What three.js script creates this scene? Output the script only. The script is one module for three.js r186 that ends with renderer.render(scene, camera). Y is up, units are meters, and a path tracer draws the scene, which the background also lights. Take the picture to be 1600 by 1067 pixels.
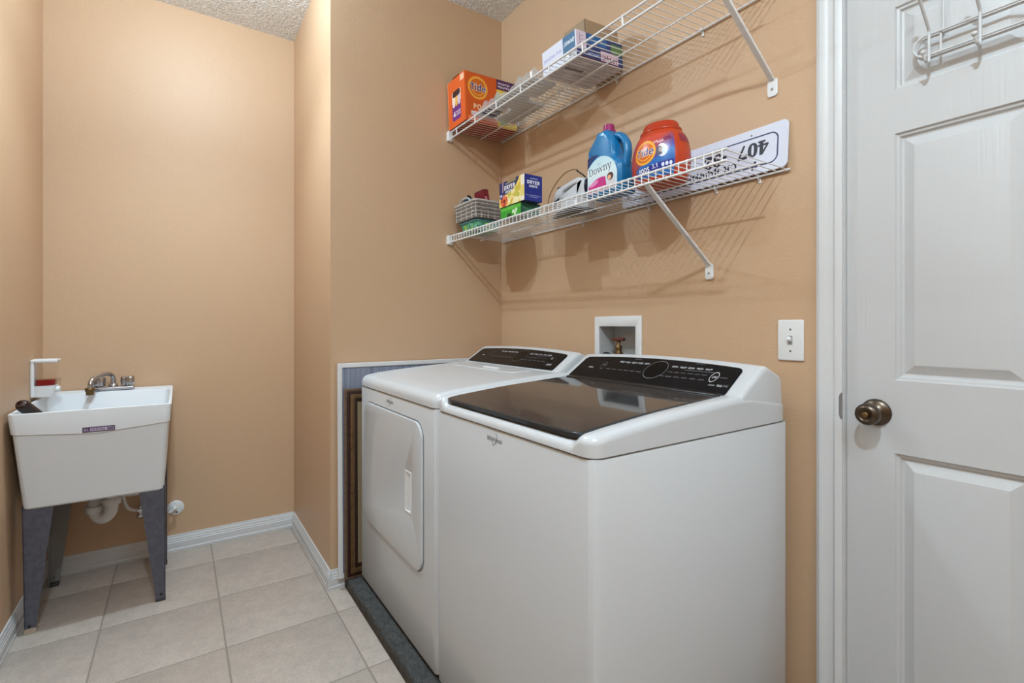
import * as THREE from 'three';
import { RoundedBoxGeometry } from 'three/addons/geometries/RoundedBoxGeometry.js';
import { RectAreaLightUniformsLib } from 'three/addons/lights/RectAreaLightUniformsLib.js';
import { mergeGeometries, mergeVertices, toCreasedNormals } from 'three/addons/utils/BufferGeometryUtils.js';

// ------------------------------------------------------------------ camera, exposure, lights
const scene = new THREE.Scene();
scene.background = new THREE.Color(0x000000);
const renderer = new THREE.WebGLRenderer({ antialias: true });
renderer.toneMapping = THREE.LinearToneMapping;
renderer.toneMappingExposure = 1.24;
renderer.shadowMap.enabled = true;
renderer.shadowMap.type = THREE.PCFSoftShadowMap;
const EYE = 1.134, FOCAL = 769, YAW = 34.1;
const camera = new THREE.PerspectiveCamera(2 * Math.atan(533.5 / FOCAL) * 180 / Math.PI, 1600 / 1067, 0.02, 30);
camera.position.set(0, EYE, 0);
camera.rotation.set(0, -YAW * Math.PI / 180, 0);
camera.setViewOffset(1600, 1067, 0, 25.2, 1600, 1067);      // the lens is shifted down: uprights stay upright
scene.add(camera);
const LAMP = [                                               // two ceiling lights out of view, lighting sink end and door: place, candela
  { p: [0.05, 2.655, -2.12], power: 1.65, down: 4.3, cone: 1.0 },
  { p: [-0.05, 2.655, 0.04], power: 3.5, down: 3.5, cone: 1.45 },
];
const LAMP_COLOR = new THREE.Color().setRGB(0.69, 0.875, 1.0);
const FILL_STRIP = { p: [0.42, 2.66, 0.95], w: 1.2, d: 0.3, level: 9 };      // soft fill light added behind the camera to lighten the shadows
// lamp light itself is set inside each fitting by ceilingLight() below

// ------------------------------------------------------------------ helpers
let seed = 7;
const rnd = () => { seed = (seed * 1664525 + 1013904223) >>> 0; return seed / 4294967296; };
const used = {};
const numbered = (n) => { const k = used[n] = (used[n] ?? -1) + 1; return k ? `${n}_${String(k).padStart(3, '0')}` : n; };
const V = (x, y, z) => new THREE.Vector3(x, y, z);
function shadows(o) { o.traverse((m) => { if (m.isMesh) { m.castShadow = true; m.receiveShadow = true; } }); return o; }
function offsetOf(o) { const v = V(0, 0, 0); for (let p = o; p && p !== scene; p = p.parent) v.add(p.position); return v; }
function thing(name, label, category, [x, y, z], group) {     // a Group at the thing's base; geometry of its parts is given in room coordinates
  const o = new THREE.Group(); o.name = numbered(name); o.position.set(x, y, z); scene.add(o);
  o.userData = { label, category }; if (group) o.userData.group = group;
  return o;
}
function part(name, geo, mat, parent, label) {
  const off = offsetOf(parent); geo.translate(-off.x, -off.y, -off.z);
  const m = new THREE.Mesh(geo, mat); m.name = numbered(name); m.castShadow = m.receiveShadow = true;
  if (label) m.userData.label = label;
  parent.add(m); return m;
}
function struct(name, geo, mat, parent = scene) {
  const m = part(name, geo, mat, parent); m.userData.kind = 'structure'; return m;
}
function single(name, geo, mat, label, category, group) {
  const m = new THREE.Mesh(geo, mat); m.name = numbered(name); m.castShadow = m.receiveShadow = true; scene.add(m);
  m.userData = { label, category }; if (group) m.userData.group = group; return m;
}
function triUV(g, s = 1) {                                    // uv in metres from the face's main axis
  if (g.index) g = g.toNonIndexed();
  const p = g.attributes.position, n = g.attributes.normal, uv = new Float32Array(p.count * 2);
  for (let i = 0; i < p.count; i++) {
    const ax = Math.abs(n.getX(i)), ay = Math.abs(n.getY(i)), az = Math.abs(n.getZ(i));
    let u, v;
    if (ax >= ay && ax >= az) { u = p.getZ(i); v = p.getY(i); } else if (ay >= az) { u = p.getX(i); v = p.getZ(i); } else { u = p.getX(i); v = p.getY(i); }
    uv[2 * i] = u * s; uv[2 * i + 1] = v * s;
  }
  g.setAttribute('uv', new THREE.BufferAttribute(uv, 2)); return g;
}
const box = (x0, x1, y0, y1, z0, z1) => new THREE.BoxGeometry(x1 - x0, y1 - y0, z1 - z0).translate((x0 + x1) / 2, (y0 + y1) / 2, (z0 + z1) / 2);
const rbox = (x0, x1, y0, y1, z0, z1, r = 0.004, s = 2) => new RoundedBoxGeometry(x1 - x0, y1 - y0, z1 - z0, s, Math.min(r, (x1 - x0) / 2.01, (y1 - y0) / 2.01, (z1 - z0) / 2.01)).translate((x0 + x1) / 2, (y0 + y1) / 2, (z0 + z1) / 2);
function rod(a, b, r, seg = 8) {
  const d = b.clone().sub(a), g = new THREE.CylinderGeometry(r, r, d.length(), seg);
  g.applyQuaternion(new THREE.Quaternion().setFromUnitVectors(V(0, 1, 0), d.clone().normalize()));
  const m = a.clone().add(b).multiplyScalar(0.5); return g.translate(m.x, m.y, m.z);
}
const tube = (pts, r, n = 48, seg = 10, closed = false, tension = 0.5) => new THREE.TubeGeometry(new THREE.CatmullRomCurve3(pts, closed, 'catmullrom', tension), n, r, seg, closed);
const lathe = (pts, seg = 32) => new THREE.LatheGeometry(pts.map(([r, y]) => new THREE.Vector2(r, y)), seg);
const clean = (gs) => gs.map((g) => { const h = g.index ? g.toNonIndexed() : g; for (const k of Object.keys(h.attributes)) if (!['position', 'normal', 'uv'].includes(k)) h.deleteAttribute(k); return h; });
const merge = (gs) => mergeGeometries(clean(gs));
function roundRect(x0, y0, x1, y1, r, Kind = THREE.Shape) {
  const s = new Kind();
  s.moveTo(x0 + r, y0); s.lineTo(x1 - r, y0); s.absarc(x1 - r, y0 + r, r, -Math.PI / 2, 0); s.lineTo(x1, y1 - r); s.absarc(x1 - r, y1 - r, r, 0, Math.PI / 2);
  s.lineTo(x0 + r, y1); s.absarc(x0 + r, y1 - r, r, Math.PI / 2, Math.PI); s.lineTo(x0, y0 + r); s.absarc(x0 + r, y0 + r, r, Math.PI, Math.PI * 1.5);
  return s;
}
const polygon = (pts) => new THREE.Shape(pts.map(([x, y]) => new THREE.Vector2(x, y)));
function extrude(shape, depth, bevel = 0, segs = 2, steps = 1, curve = 10) {
  return new THREE.ExtrudeGeometry(shape, { depth: depth - 2 * bevel, bevelEnabled: bevel > 0, bevelSize: bevel, bevelThickness: bevel, bevelOffset: -bevel, bevelSegments: segs, steps, curveSegments: curve }).translate(0, 0, bevel);
}
// shape drawn in (z, y) as seen from the room (from -x), extruded towards +x from x0
const onX = (g, x0) => { const m = new THREE.Matrix4().set(0, 0, 1, x0, 0, 1, 0, 0, 1, 0, 0, 0, 0, 0, 0, 1); g.applyMatrix4(m); return flip(g); };
// shape drawn in (z, y), extruded towards -x from x0
const outX = (g, x0) => { const m = new THREE.Matrix4().set(0, 0, -1, x0, 0, 1, 0, 0, 1, 0, 0, 0, 0, 0, 0, 1); return g.applyMatrix4(m); };
// shape drawn in (x, z), extruded upwards from y0
const up = (g, y0) => { const m = new THREE.Matrix4().set(1, 0, 0, 0, 0, 0, 1, y0, 0, 1, 0, 0, 0, 0, 0, 1); g.applyMatrix4(m); return flip(g); };
function flip(g) {                                            // mirrored transforms turn the faces over: turn them back
  if (g.index) { const a = g.index.array; for (let i = 0; i < a.length; i += 3) { const t = a[i]; a[i] = a[i + 2]; a[i + 2] = t; } }
  else for (const k of Object.keys(g.attributes)) {
    const at = g.attributes[k], n = at.itemSize, a = at.array;
    for (let i = 0; i < at.count; i += 3) for (let j = 0; j < n; j++) { const t = a[i * n + j]; a[i * n + j] = a[(i + 2) * n + j]; a[(i + 2) * n + j] = t; }
  }
  return g;
}
function fitUV(g, fu, fv) { const p = g.attributes.position, uv = new Float32Array(p.count * 2); for (let i = 0; i < p.count; i++) { const v = V(p.getX(i), p.getY(i), p.getZ(i)); uv[2 * i] = fu(v); uv[2 * i + 1] = fv(v); } g.setAttribute('uv', new THREE.BufferAttribute(uv, 2)); return g; }
const smooth = (a, b, x) => { const t = Math.min(1, Math.max(0, (x - a) / (b - a))); return t * t * (3 - 2 * t); };
const pl = (pts, x) => { for (let i = 1; i < pts.length; i++) if (x <= pts[i][0]) { const [a, b] = pts[i - 1], [c, d] = pts[i]; return b + (d - b) * Math.max(0, (x - a) / (c - a)); } return pts[pts.length - 1][1]; };
// a cushion-edged slab over x0..x1, z0..z1: top height H(x, z), underside B(x, z), edge radius r, plan corner radius rc
function pad(x0, x1, z0, z1, H, B, r, rc, nx = 40, nz = 40) {
  const side = (a, b, n) => { const o = [[a, 1e3]]; for (const k of [0, 1, 2, 3, 4, 5]) { const t = k / 5 * Math.PI / 2; o.push([a + r * (1 - Math.cos(t)), r * (1 - Math.sin(t))]); } for (let i = 1; i < n; i++) o.push([a + r + (b - a - 2 * r) * i / n, 0]); const e = o.slice(1, 7).map(([q, d]) => [a + b - q, d]).reverse(); return [...o, ...e, [b, 1e3]]; };
  const xs = side(x0, x1, nx), zs = side(z0, z1, nz), pos = [], idx = [], W = zs.length;
  const cx = (x0 + x1) / 2, cz = (z0 + z1) / 2, hx = (x1 - x0) / 2, hz = (z1 - z0) / 2;
  for (const [x, dx] of xs) for (const [z, dz] of zs) {
    let px = x, pz = z; const ex = Math.abs(x - cx) - (hx - rc), ez = Math.abs(z - cz) - (hz - rc);
    if (ex > 0 && ez > 0) { const k = Math.max(ex, ez) / Math.hypot(ex, ez); px = cx + Math.sign(x - cx) * (hx - rc + ex * k); pz = cz + Math.sign(z - cz) * (hz - rc + ez * k); }
    const d = Math.max(dx, dz), h = H(px, pz);
    pos.push(px, d > 100 ? B(px, pz) : h - d, pz);
  }
  for (let i = 0; i < xs.length - 1; i++) for (let j = 0; j < W - 1; j++) { const a = i * W + j; idx.push(a, a + 1, a + W, a + 1, a + W + 1, a + W); }
  let g = new THREE.BufferGeometry(); g.setAttribute('position', new THREE.Float32BufferAttribute(pos, 3)); g.setIndex(idx);
  g.setAttribute('uv', new THREE.Float32BufferAttribute(new Float32Array(pos.length / 3 * 2), 2));
  g.computeVertexNormals(); return g;
}
// rings of equal point count joined into a skin; caps close the first and last ring
function loft(rings, cap0 = true, cap1 = true, crease = 0.7) {
  const n = rings[0].length, pos = [], idx = [];
  rings.forEach((r) => r.forEach((p) => pos.push(p.x, p.y, p.z)));
  for (let i = 0; i < rings.length - 1; i++) for (let j = 0; j < n; j++) { const a = i * n + j, b = i * n + (j + 1) % n; idx.push(a, b, a + n, b, b + n, a + n); }
  const capRing = (i, rev) => { const c = V(0, 0, 0); rings[i].forEach((p) => c.add(p)); c.multiplyScalar(1 / n); const k = pos.length / 3; pos.push(c.x, c.y, c.z); for (let j = 0; j < n; j++) { const a = i * n + j, b = i * n + (j + 1) % n; rev ? idx.push(b, a, k) : idx.push(a, b, k); } };
  if (cap0) capRing(0, true); if (cap1) capRing(rings.length - 1, false);
  let g = new THREE.BufferGeometry(); g.setAttribute('position', new THREE.Float32BufferAttribute(pos, 3)); g.setIndex(idx);
  g.setAttribute('uv', new THREE.Float32BufferAttribute(new Float32Array(pos.length / 3 * 2), 2));
  return toCreasedNormals(g, crease);
}
function ringRect(x0, x1, z0, z1, r, y, per = 5, side = 6) {  // rounded rectangle in plan, y a number or a function of (x, z); runs so that loft() faces outwards going up
  const o = [], Y = (x, z) => (typeof y === 'function' ? y(x, z) : y);
  const arc = (cx, cz, a) => { for (let k = 0; k <= per; k++) { const t = a + k / per * Math.PI / 2; const x = cx + r * Math.cos(t), z = cz - r * Math.sin(t); o.push(V(x, Y(x, z), z)); } };
  const line = (ax, az, bx, bz) => { for (let k = 1; k < side; k++) { const x = ax + (bx - ax) * k / side, z = az + (bz - az) * k / side; o.push(V(x, Y(x, z), z)); } };
  arc(x1 - r, z0 + r, 0); line(x1 - r, z0, x0 + r, z0); arc(x0 + r, z0 + r, Math.PI / 2); line(x0, z0 + r, x0, z1 - r);
  arc(x0 + r, z1 - r, Math.PI); line(x0 + r, z1, x1 - r, z1); arc(x1 - r, z1 - r, Math.PI * 1.5); line(x1, z1 - r, x1, z0 + r);
  return o;
}

// ------------------------------------------------------------------ textures
function canvasTex(w, h, draw) {
  const c = document.createElement('canvas'); c.width = w; c.height = h; const x = c.getContext('2d'); draw(x, w, h);
  const t = new THREE.CanvasTexture(c); t.colorSpace = THREE.SRGBColorSpace; t.anisotropy = 8; return t;
}
function lattice(n) { const a = new Float32Array(n * n); for (let i = 0; i < n * n; i++) a[i] = rnd(); return (x, y) => { const xi = Math.floor(x), yi = Math.floor(y), fx = x - xi, fy = y - yi, sx = fx * fx * (3 - 2 * fx), sy = fy * fy * (3 - 2 * fy); const q = (i, j) => a[((j % n + n) % n) * n + ((i % n + n) % n)]; return (q(xi, yi) * (1 - sx) + q(xi + 1, yi) * sx) * (1 - sy) + (q(xi, yi + 1) * (1 - sx) + q(xi + 1, yi + 1) * sx) * sy; }; }
function dataTex(size, fn, srgb = false) {                     // fn(u, v) -> [r, g, b] in 0..1
  const d = new Uint8Array(size * size * 4);
  for (let j = 0; j < size; j++) for (let i = 0; i < size; i++) { const c = fn(i / size, j / size), k = 4 * (j * size + i); for (let q = 0; q < 3; q++) d[k + q] = Math.max(0, Math.min(255, c[q] * 255)); d[k + 3] = 255; }
  const t = new THREE.DataTexture(d, size, size); t.wrapS = t.wrapT = THREE.RepeatWrapping; t.magFilter = THREE.LinearFilter; t.minFilter = THREE.LinearMipmapLinearFilter; t.generateMipmaps = true;
  if (srgb) t.colorSpace = THREE.SRGBColorSpace; t.needsUpdate = true; return t;
}
const rep = (t, x, y = x) => { t.repeat.set(x, y); return t; };
const L1 = lattice(64), L2 = lattice(128), L3 = lattice(16), L4 = lattice(256), L5 = lattice(8);
const peel = rep(dataTex(512, (u, v) => { const a = L2(u * 128, v * 128) * 0.6 + L4(u * 256, v * 256) * 0.4; const g = smooth(0.25, 0.75, a); return [g, g, g]; }), 2.4);
const popcorn = rep(dataTex(512, (u, v) => { const a = L2(u * 128, v * 128) * 0.55 + L1(u * 64, v * 64) * 0.45; const g = Math.pow(smooth(0.25, 0.85, a), 1.4); return [g, g, g]; }), 1.6);
const grain = rep(dataTex(512, (u, v) => { const w = L3(u * 16, v * 4) * 0.15; const g = L2((u + w * 0.1) * 128, v * 8) * 0.7 + L4(u * 256, v * 16) * 0.3; return [g, g, g]; }), 2.0, 1.0);
const fuzz = rep(dataTex(512, (u, v) => { const g = 0.55 * L4(u * 256, v * 256) + 0.25 * L1(u * 64, v * 64) + 0.2 * L3(u * 16, v * 16); const k = 0.16 + 0.34 * g; return [k, k, k * 0.99]; }, true), 3.0);
const fuzzBump = rep(dataTex(256, () => { const g = rnd(); return [g, g, g]; }), 6.0);
const tileTex = dataTex(512, (u, v) => {
  const q = 0.3 * L3(u * 16, v * 16) + 0.45 * L1(u * 64, v * 64) + 0.25 * L5(u * 8, v * 8), s = 0.5 * L2(u * 128, v * 128 + L3(u * 16, v * 16) * 5) + 0.5 * L4(u * 256, v * 256);
  const k = 0.86 + 0.16 * q + 0.07 * s; return [0.735 * k, 0.683 * k, 0.64 * k];
}, true);
const speck = rep(dataTex(256, (u, v) => { const s = L4(u * 256, v * 256), t = L3(u * 16, v * 16); const k = 0.30 + 0.05 * t; const h = s > 0.93 ? 0.16 : s < 0.04 ? -0.16 : 0; return [k + h, k + h, k * 1.13 + h]; }, true), 5.0);

const std = (color, rough = 0.6, o = {}) => new THREE.MeshStandardMaterial({ color, roughness: rough, ...o });
const phy = (color, rough = 0.4, o = {}) => new THREE.MeshPhysicalMaterial({ color, roughness: rough, ...o });
const rgb = (r, g, b) => new THREE.Color().setRGB(r, g, b);
const WALL = rgb(0.575, 0.38, 0.236);
const M = {
  wall: phy(WALL, 0.48, { bumpMap: peel, bumpScale: 0.00022 }),
  ceiling: std(rgb(0.88, 0.91, 0.94), 0.95, { bumpMap: popcorn, bumpScale: 0.006 }),
  grout: std(rgb(0.30, 0.25, 0.21), 0.95),
  trim: phy(rgb(0.63, 0.63, 0.635), 0.4),
  door: phy(rgb(0.56, 0.56, 0.565), 0.42, { bumpMap: grain, bumpScale: 0.0004 }),
  enamel: phy(rgb(0.60, 0.615, 0.635), 0.3, { clearcoat: 0.35, clearcoatRoughness: 0.1 }),
  plasticWhite: phy(rgb(0.76, 0.765, 0.77), 0.35),
  poly: phy(rgb(0.74, 0.755, 0.775), 0.5),
  blackGlass: phy(rgb(0.028, 0.028, 0.03), 0.06, { ior: 1.5, specularColor: rgb(0.72, 0.88, 1.0) }),
  blackGloss: phy(rgb(0.012, 0.012, 0.013), 0.2),
  dark: std(rgb(0.012, 0.012, 0.012), 0.9),
  wire: phy(rgb(0.78, 0.78, 0.79), 0.35),
  chrome: std(rgb(0.5, 0.5, 0.52), 0.18, { metalness: 1 }),
  agedBrass: std(rgb(0.115, 0.088, 0.068), 0.32, { metalness: 1 }),
  brass: std(rgb(0.19, 0.115, 0.05), 0.4, { metalness: 0.9 }),
  steelPlate: std(rgb(0.4, 0.4, 0.41), 0.35, { metalness: 1 }),
  leg: phy(rgb(1, 1, 1), 0.4, { map: speck }),
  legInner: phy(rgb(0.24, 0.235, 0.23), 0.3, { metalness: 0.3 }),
  carpet: std(rgb(1, 1, 1), 1, { map: fuzz, bumpMap: fuzzBump, bumpScale: 0.004 }),
  pvc: phy(rgb(0.74, 0.74, 0.73), 0.35),
  card: std(rgb(0.36, 0.27, 0.18), 0.9),
};

// ------------------------------------------------------------------ the room
const XL = -0.503, XF = 0.54, XR = 1.416, ZF = -3.0, ZD = -2.19, ZB = 1.6, H = 2.74, T = 0.1;
const DZ0 = -0.575, DZ1 = 0.24, DH = 2.04;                     // door opening in the right wall
const slab = struct('floor', triUV(box(XL - T, XR + T, -0.08, -0.0015, ZF - T, ZB + T)), M.grout);
{ // floor tiles, each its own piece
  const P = 0.3815, G = 0.0055, X0 = 0.1385 - 2 * P, ZN = -2.0;
  const mats = [0, 1, 2, 3].map((k) => { const t = tileTex.clone(); t.offset.set(k * 0.27, k * 0.41); t.needsUpdate = true; return phy(rgb(0.97 + 0.012 * k, 0.97 + 0.012 * k, 0.97 + 0.012 * k), 0.48, { map: t }); });
  const cache = {};
  for (let i = 0; i < 6; i++) for (let j = -3; j < 10; j++) {
    const x0 = Math.max(XL, X0 + i * P + G / 2), x1 = Math.min(XR, X0 + (i + 1) * P - G / 2), z0 = Math.max(ZF, ZN + j * P * 1.003 + G / 2), z1 = Math.min(ZB, ZN + (j + 1) * P * 1.003 - G / 2);
    if (x1 - x0 < 0.03 || z1 - z0 < 0.03) continue;
    if (x0 > XF && z1 < ZD) continue;
    const w = x1 - x0, d = z1 - z0, key = w.toFixed(3) + d.toFixed(3);
    if (!cache[key]) { const c = 0.0015; let g = loft([ringRect(-w / 2, w / 2, -d / 2, d / 2, 0.001, -0.0015, 1, 1), ringRect(-w / 2, w / 2, -d / 2, d / 2, 0.001, -0.001, 1, 1), ringRect(-w / 2 + c, w / 2 - c, -d / 2 + c, d / 2 - c, 0.001, 0, 1, 1)], false, true, 0.5); fitUV(g, (v) => v.x / P + 0.5, (v) => v.z / P + 0.5); cache[key] = g; }
    const m = new THREE.Mesh(cache[key], mats[(i * 7 + j * 5 + 40) % 4]); m.name = numbered('tile'); m.position.set((x0 + x1) / 2, 0, (z0 + z1) / 2); m.receiveShadow = true; slab.add(m);
  }
}
struct('ceiling', triUV(box(XL - T, XR + T, H, H + 0.1, ZF - T, ZB + T)), M.ceiling);
struct('wall_left', triUV(box(XL - T, XL, 0, H, ZF - T, ZB + T)), M.wall);
struct('wall_far', triUV(box(XL, XF + T, 0, H, ZF - T, ZF)), M.wall);
struct('wall_return', triUV(box(XF, XF + T, 0, H, ZF, ZD)), M.wall);
struct('wall_end', triUV(box(XF + T, XR + T, 0, H, ZD - T, ZD)), M.wall);
struct('wall_back', triUV(box(XL, XR + T, 0, H, ZB, ZB + T)), M.wall);
{ // the long wall with the door opening and the recess for the washer valves
  const s = polygon([[ZD, 0], [DZ0, 0], [DZ0, DH], [DZ1, DH], [DZ1, 0], [ZB, 0], [ZB, H], [ZD, H]]);
  s.holes.push(roundRect(-1.455, 0.955, -1.258, 1.132, 0.004, THREE.Path));
  struct('wall_right', triUV(onX(extrude(s, T), XR)), M.wall);
}
// skirting: a profile of (out, up), run along a line
const SK = [[0, 0], [0.0135, 0], [0.0145, 0.012], [0.0125, 0.016], [0.0125, 0.046], [0.0105, 0.049], [0.0105, 0.056], [0.0085, 0.059], [0.0085, 0.066], [0.006, 0.071], [0.005, 0.082], [0, 0.082]];
function skirting(name, length, place) { const g = toCreasedNormals(extrude(polygon(SK), length), 0.4); place(g); struct(name, g, M.trim); }
skirting('baseboard_far', XF - XL, (g) => g.applyMatrix4(new THREE.Matrix4().set(0, 0, -1, XF, 0, 1, 0, 0, 1, 0, 0, ZF, 0, 0, 0, 1)));
skirting('baseboard_left', ZB - ZF, (g) => g.translate(XL, 0, ZF));
skirting('baseboard_return', ZD - ZF + 0.0135, (g) => flip(g.applyMatrix4(new THREE.Matrix4().set(-1, 0, 0, XF, 0, 1, 0, 0, 0, 0, 1, ZF, 0, 0, 0, 1))));
skirting('baseboard_end', 0.07, (g) => flip(g.applyMatrix4(new THREE.Matrix4().set(0, 0, 1, XF - 0.0135, 0, 1, 0, 0, 1, 0, 0, ZD, 0, 0, 0, 1))));

// door casing, jamb and door
{
  const CP = [[0, 0], [0.060, 0], [0.060, 0.009], [0.052, 0.012], [0.046, 0.016], [0.040, 0.012], [0.034, 0.012], [0.026, 0.014], [0.018, 0.018], [0.010, 0.019], [0.002, 0.016], [0, 0.012]]; // across from the outside edge, out
  const side = (name, zOut, dir) => { const g = toCreasedNormals(extrude(polygon(CP), DH + 0.06), 0.4); const m = new THREE.Matrix4().set(0, -1, 0, XR, 0, 0, 1, 0, dir, 0, 0, zOut, 0, 0, 0, 1); g.applyMatrix4(m); if (m.determinant() < 0) flip(g); return struct(name, g, M.trim); };
  const t1 = side('trim_1', DZ0 - 0.055, 1); side('trim_2', DZ1 + 0.055, -1);
  const head = toCreasedNormals(extrude(polygon(CP), DZ1 - DZ0 + 0.11), 0.4); { const m = new THREE.Matrix4().set(0, -1, 0, XR, -1, 0, 0, DH + 0.06, 0, 0, 1, DZ0 - 0.055, 0, 0, 0, 1); head.applyMatrix4(m); if (m.determinant() < 0) flip(head); } struct('trim_3', head, M.trim);
  struct('door_frame', merge([box(XR, XR + T, 0, DH, DZ0 - 0.001, DZ0 + 0.006), box(XR, XR + T, 0, DH, DZ1 - 0.006, DZ1 + 0.001), box(XR, XR + T, DH - 0.006, DH + 0.001, DZ0, DZ1), box(XR + 0.055, XR + 0.07, 0, DH, DZ0, DZ0 + 0.02), box(XR + 0.055, XR + 0.07, 0, DH, DZ1 - 0.02, DZ1)]), M.trim);
  const sp = new THREE.Shape(); sp.absellipse(0, 0, 0.010, 0.034, Math.PI / 2, Math.PI * 1.5); sp.closePath();
  part('strike_plate', outX(extrude(sp, 0.003), XR - 0.0085).translate(0, 0.928, DZ0 + 0.0058), M.steelPlate, t1, 'half round worn steel strike plate');
}
const FX = 1.430;                                              // face of the door
const door = new THREE.Group(); door.name = 'door_1'; door.userData.kind = 'structure'; door.position.set(FX + 0.0175, 0, -0.168); scene.add(door);
{
  const s = polygon([[-0.568, 0.008], [0.233, 0.008], [0.233, 2.032], [-0.568, 2.032]]);
  const cols = [[-0.4655, -0.229], [-0.107, 0.1295]], rows = [[0.205, 0.8257], [1.0017, 1.596], [1.702, 1.9003]];
  for (const [a, b] of cols) for (const [c, d] of rows) s.holes.push(polygonPath([[a, c], [a, d], [b, d], [b, c]]));
  part('door_slab', triUV(onX(extrude(s, 0.035), FX)), M.door, door);
  const prof = [[0, 0], [0.003, 0.005], [0.008, 0.006], [0.011, 0.0115], [0.0145, 0.0125], [0.0165, 0.0125], [0.0375, 0.002], [0.04, 0.0015]];
  for (const [a, b] of cols) for (const [c, d] of rows) {
    const rings = prof.map(([i, dep]) => [V(FX + dep, c + i, a + i), V(FX + dep, c + i, b - i), V(FX + dep, d - i, b - i), V(FX + dep, d - i, a + i)]);
    part('door_panel', triUV(loft(rings, false, true, 0.2)), M.door, door);
  }
  // knob: turned about the x axis
  const turn = (pts, z, y) => lathe(pts, 40).rotateZ(Math.PI / 2).translate(FX, y, z);
  const KZ = -0.5036, KY = 0.919;
  const knob = part('door_knob', turn([[0.001, 0.0], [0.033, 0.0], [0.033, 0.003], [0.031, 0.007], [0.024, 0.011], [0.0145, 0.014], [0.0125, 0.02], [0.0125, 0.03], [0.016, 0.034], [0.024, 0.038], [0.0265, 0.045], [0.0262, 0.054], [0.0235, 0.061], [0.017, 0.0645], [0.014, 0.0645], [0.013, 0.061], [0.0, 0.061]], KZ, KY), M.agedBrass, door, 'aged bronze door knob');
  part('lock_button', turn([[0.0, 0.069], [0.005, 0.069], [0.0075, 0.067], [0.0078, 0.06]], KZ, KY), M.brass, knob);
}
function polygonPath(pts) { const p = new THREE.Path(); pts.forEach(([x, y], i) => (i ? p.lineTo(x, y) : p.moveTo(x, y))); p.closePath(); return p; }

// ------------------------------------------------------------------ unseen ceiling lights above the frame, and an added fill strip
function ceilingLight({ p: [x, y, z], power, down, cone }, label) {
  const o = thing('unseen_ceiling_light', label, 'lamp', [x, H - 0.02, z]);
  const pan = lathe([[0, 0.02], [0.15, 0.02], [0.15, 0.008], [0.14, 0], [0, 0]], 40).translate(x, H - 0.02, z); part('pan', pan, M.plasticWhite, o);
  const dome = lathe([[0.0, -0.11], [0.05, -0.106], [0.09, -0.09], [0.118, -0.062], [0.13, -0.03], [0.13, 0.0]], 40).translate(x, H - 0.02, z);
  part('shade', dome, std(0xffffff, 0.6, { emissive: LAMP_COLOR, emissiveIntensity: 4 }), o);
  const l = new THREE.PointLight(LAMP_COLOR, power, 0, 2); l.position.set(0, y - (H - 0.02), 0); l.castShadow = true; l.shadow.mapSize.set(2048, 2048); l.shadow.radius = 1.2; l.shadow.bias = -0.0005; o.add(l);
  const s = new THREE.SpotLight(LAMP_COLOR, down, 0, cone, 1, 2); s.position.copy(l.position); s.target.position.set(0, -2, 0); s.castShadow = true; s.shadow.mapSize.set(2048, 2048); s.shadow.radius = 1.2; s.shadow.bias = -0.0005; o.add(s, s.target);
}
ceilingLight(LAMP[0], 'round white dome ceiling light out of view, lighting the laundry sink end of the room');
ceilingLight(LAMP[1], 'round white dome ceiling light out of view, lighting the white panelled door');

{  // added strip out of view, there only to fill in the shade
  RectAreaLightUniformsLib.init();
  const { p: [x, y, z], w, d, level } = FILL_STRIP, o = thing('added_fill_strip', 'long white strip added as fill light, unseen behind the camera', 'lamp', [x, H, z]);
  part('housing', rbox(x - d / 2 - 0.02, x + d / 2 + 0.02, y + 0.004, H, z - w / 2 - 0.02, z + w / 2 + 0.02, 0.01, 2), M.plasticWhite, o);
  part('diffuser', box(x - d / 2, x + d / 2, y, y + 0.004, z - w / 2, z + w / 2), std(0xffffff, 0.6, { emissive: LAMP_COLOR, emissiveIntensity: 1.5 }), o);
  const l = new THREE.RectAreaLight(LAMP_COLOR, level, d, w); l.position.set(0, y - 0.003 - H, 0); l.rotation.x = -Math.PI / 2; o.add(l);
}

// ------------------------------------------------------------------ carpeted platform
const PY = 0.046;
{
  const o = thing('platform', 'low platform covered in dark grey carpet under the washer and dryer', 'platform', [1.0, 0, -1.4]);
  const g = new RoundedBoxGeometry(0.81, PY, 1.575, 3, 0.008); g.translate(1.0035, PY / 2, -1.395);
  part('carpet_top', triUV(g), M.carpet, o);
  const e = []; for (let i = 0; i <= 60; i++) e.push([-2.181 + 1.56 * i / 60, 0.028 + 0.012 * Math.sin(i * 1.7) * rnd()]);
  const s = polygon([[-2.181, 0], [-0.62, 0], ...e.reverse()]);
  part('edge_strip', triUV(outX(extrude(s, 0.003), 0.5995)), std(rgb(0.62, 0.44, 0.30), 0.95, { map: fuzz }), o, 'worn brown front edge');
}

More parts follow.
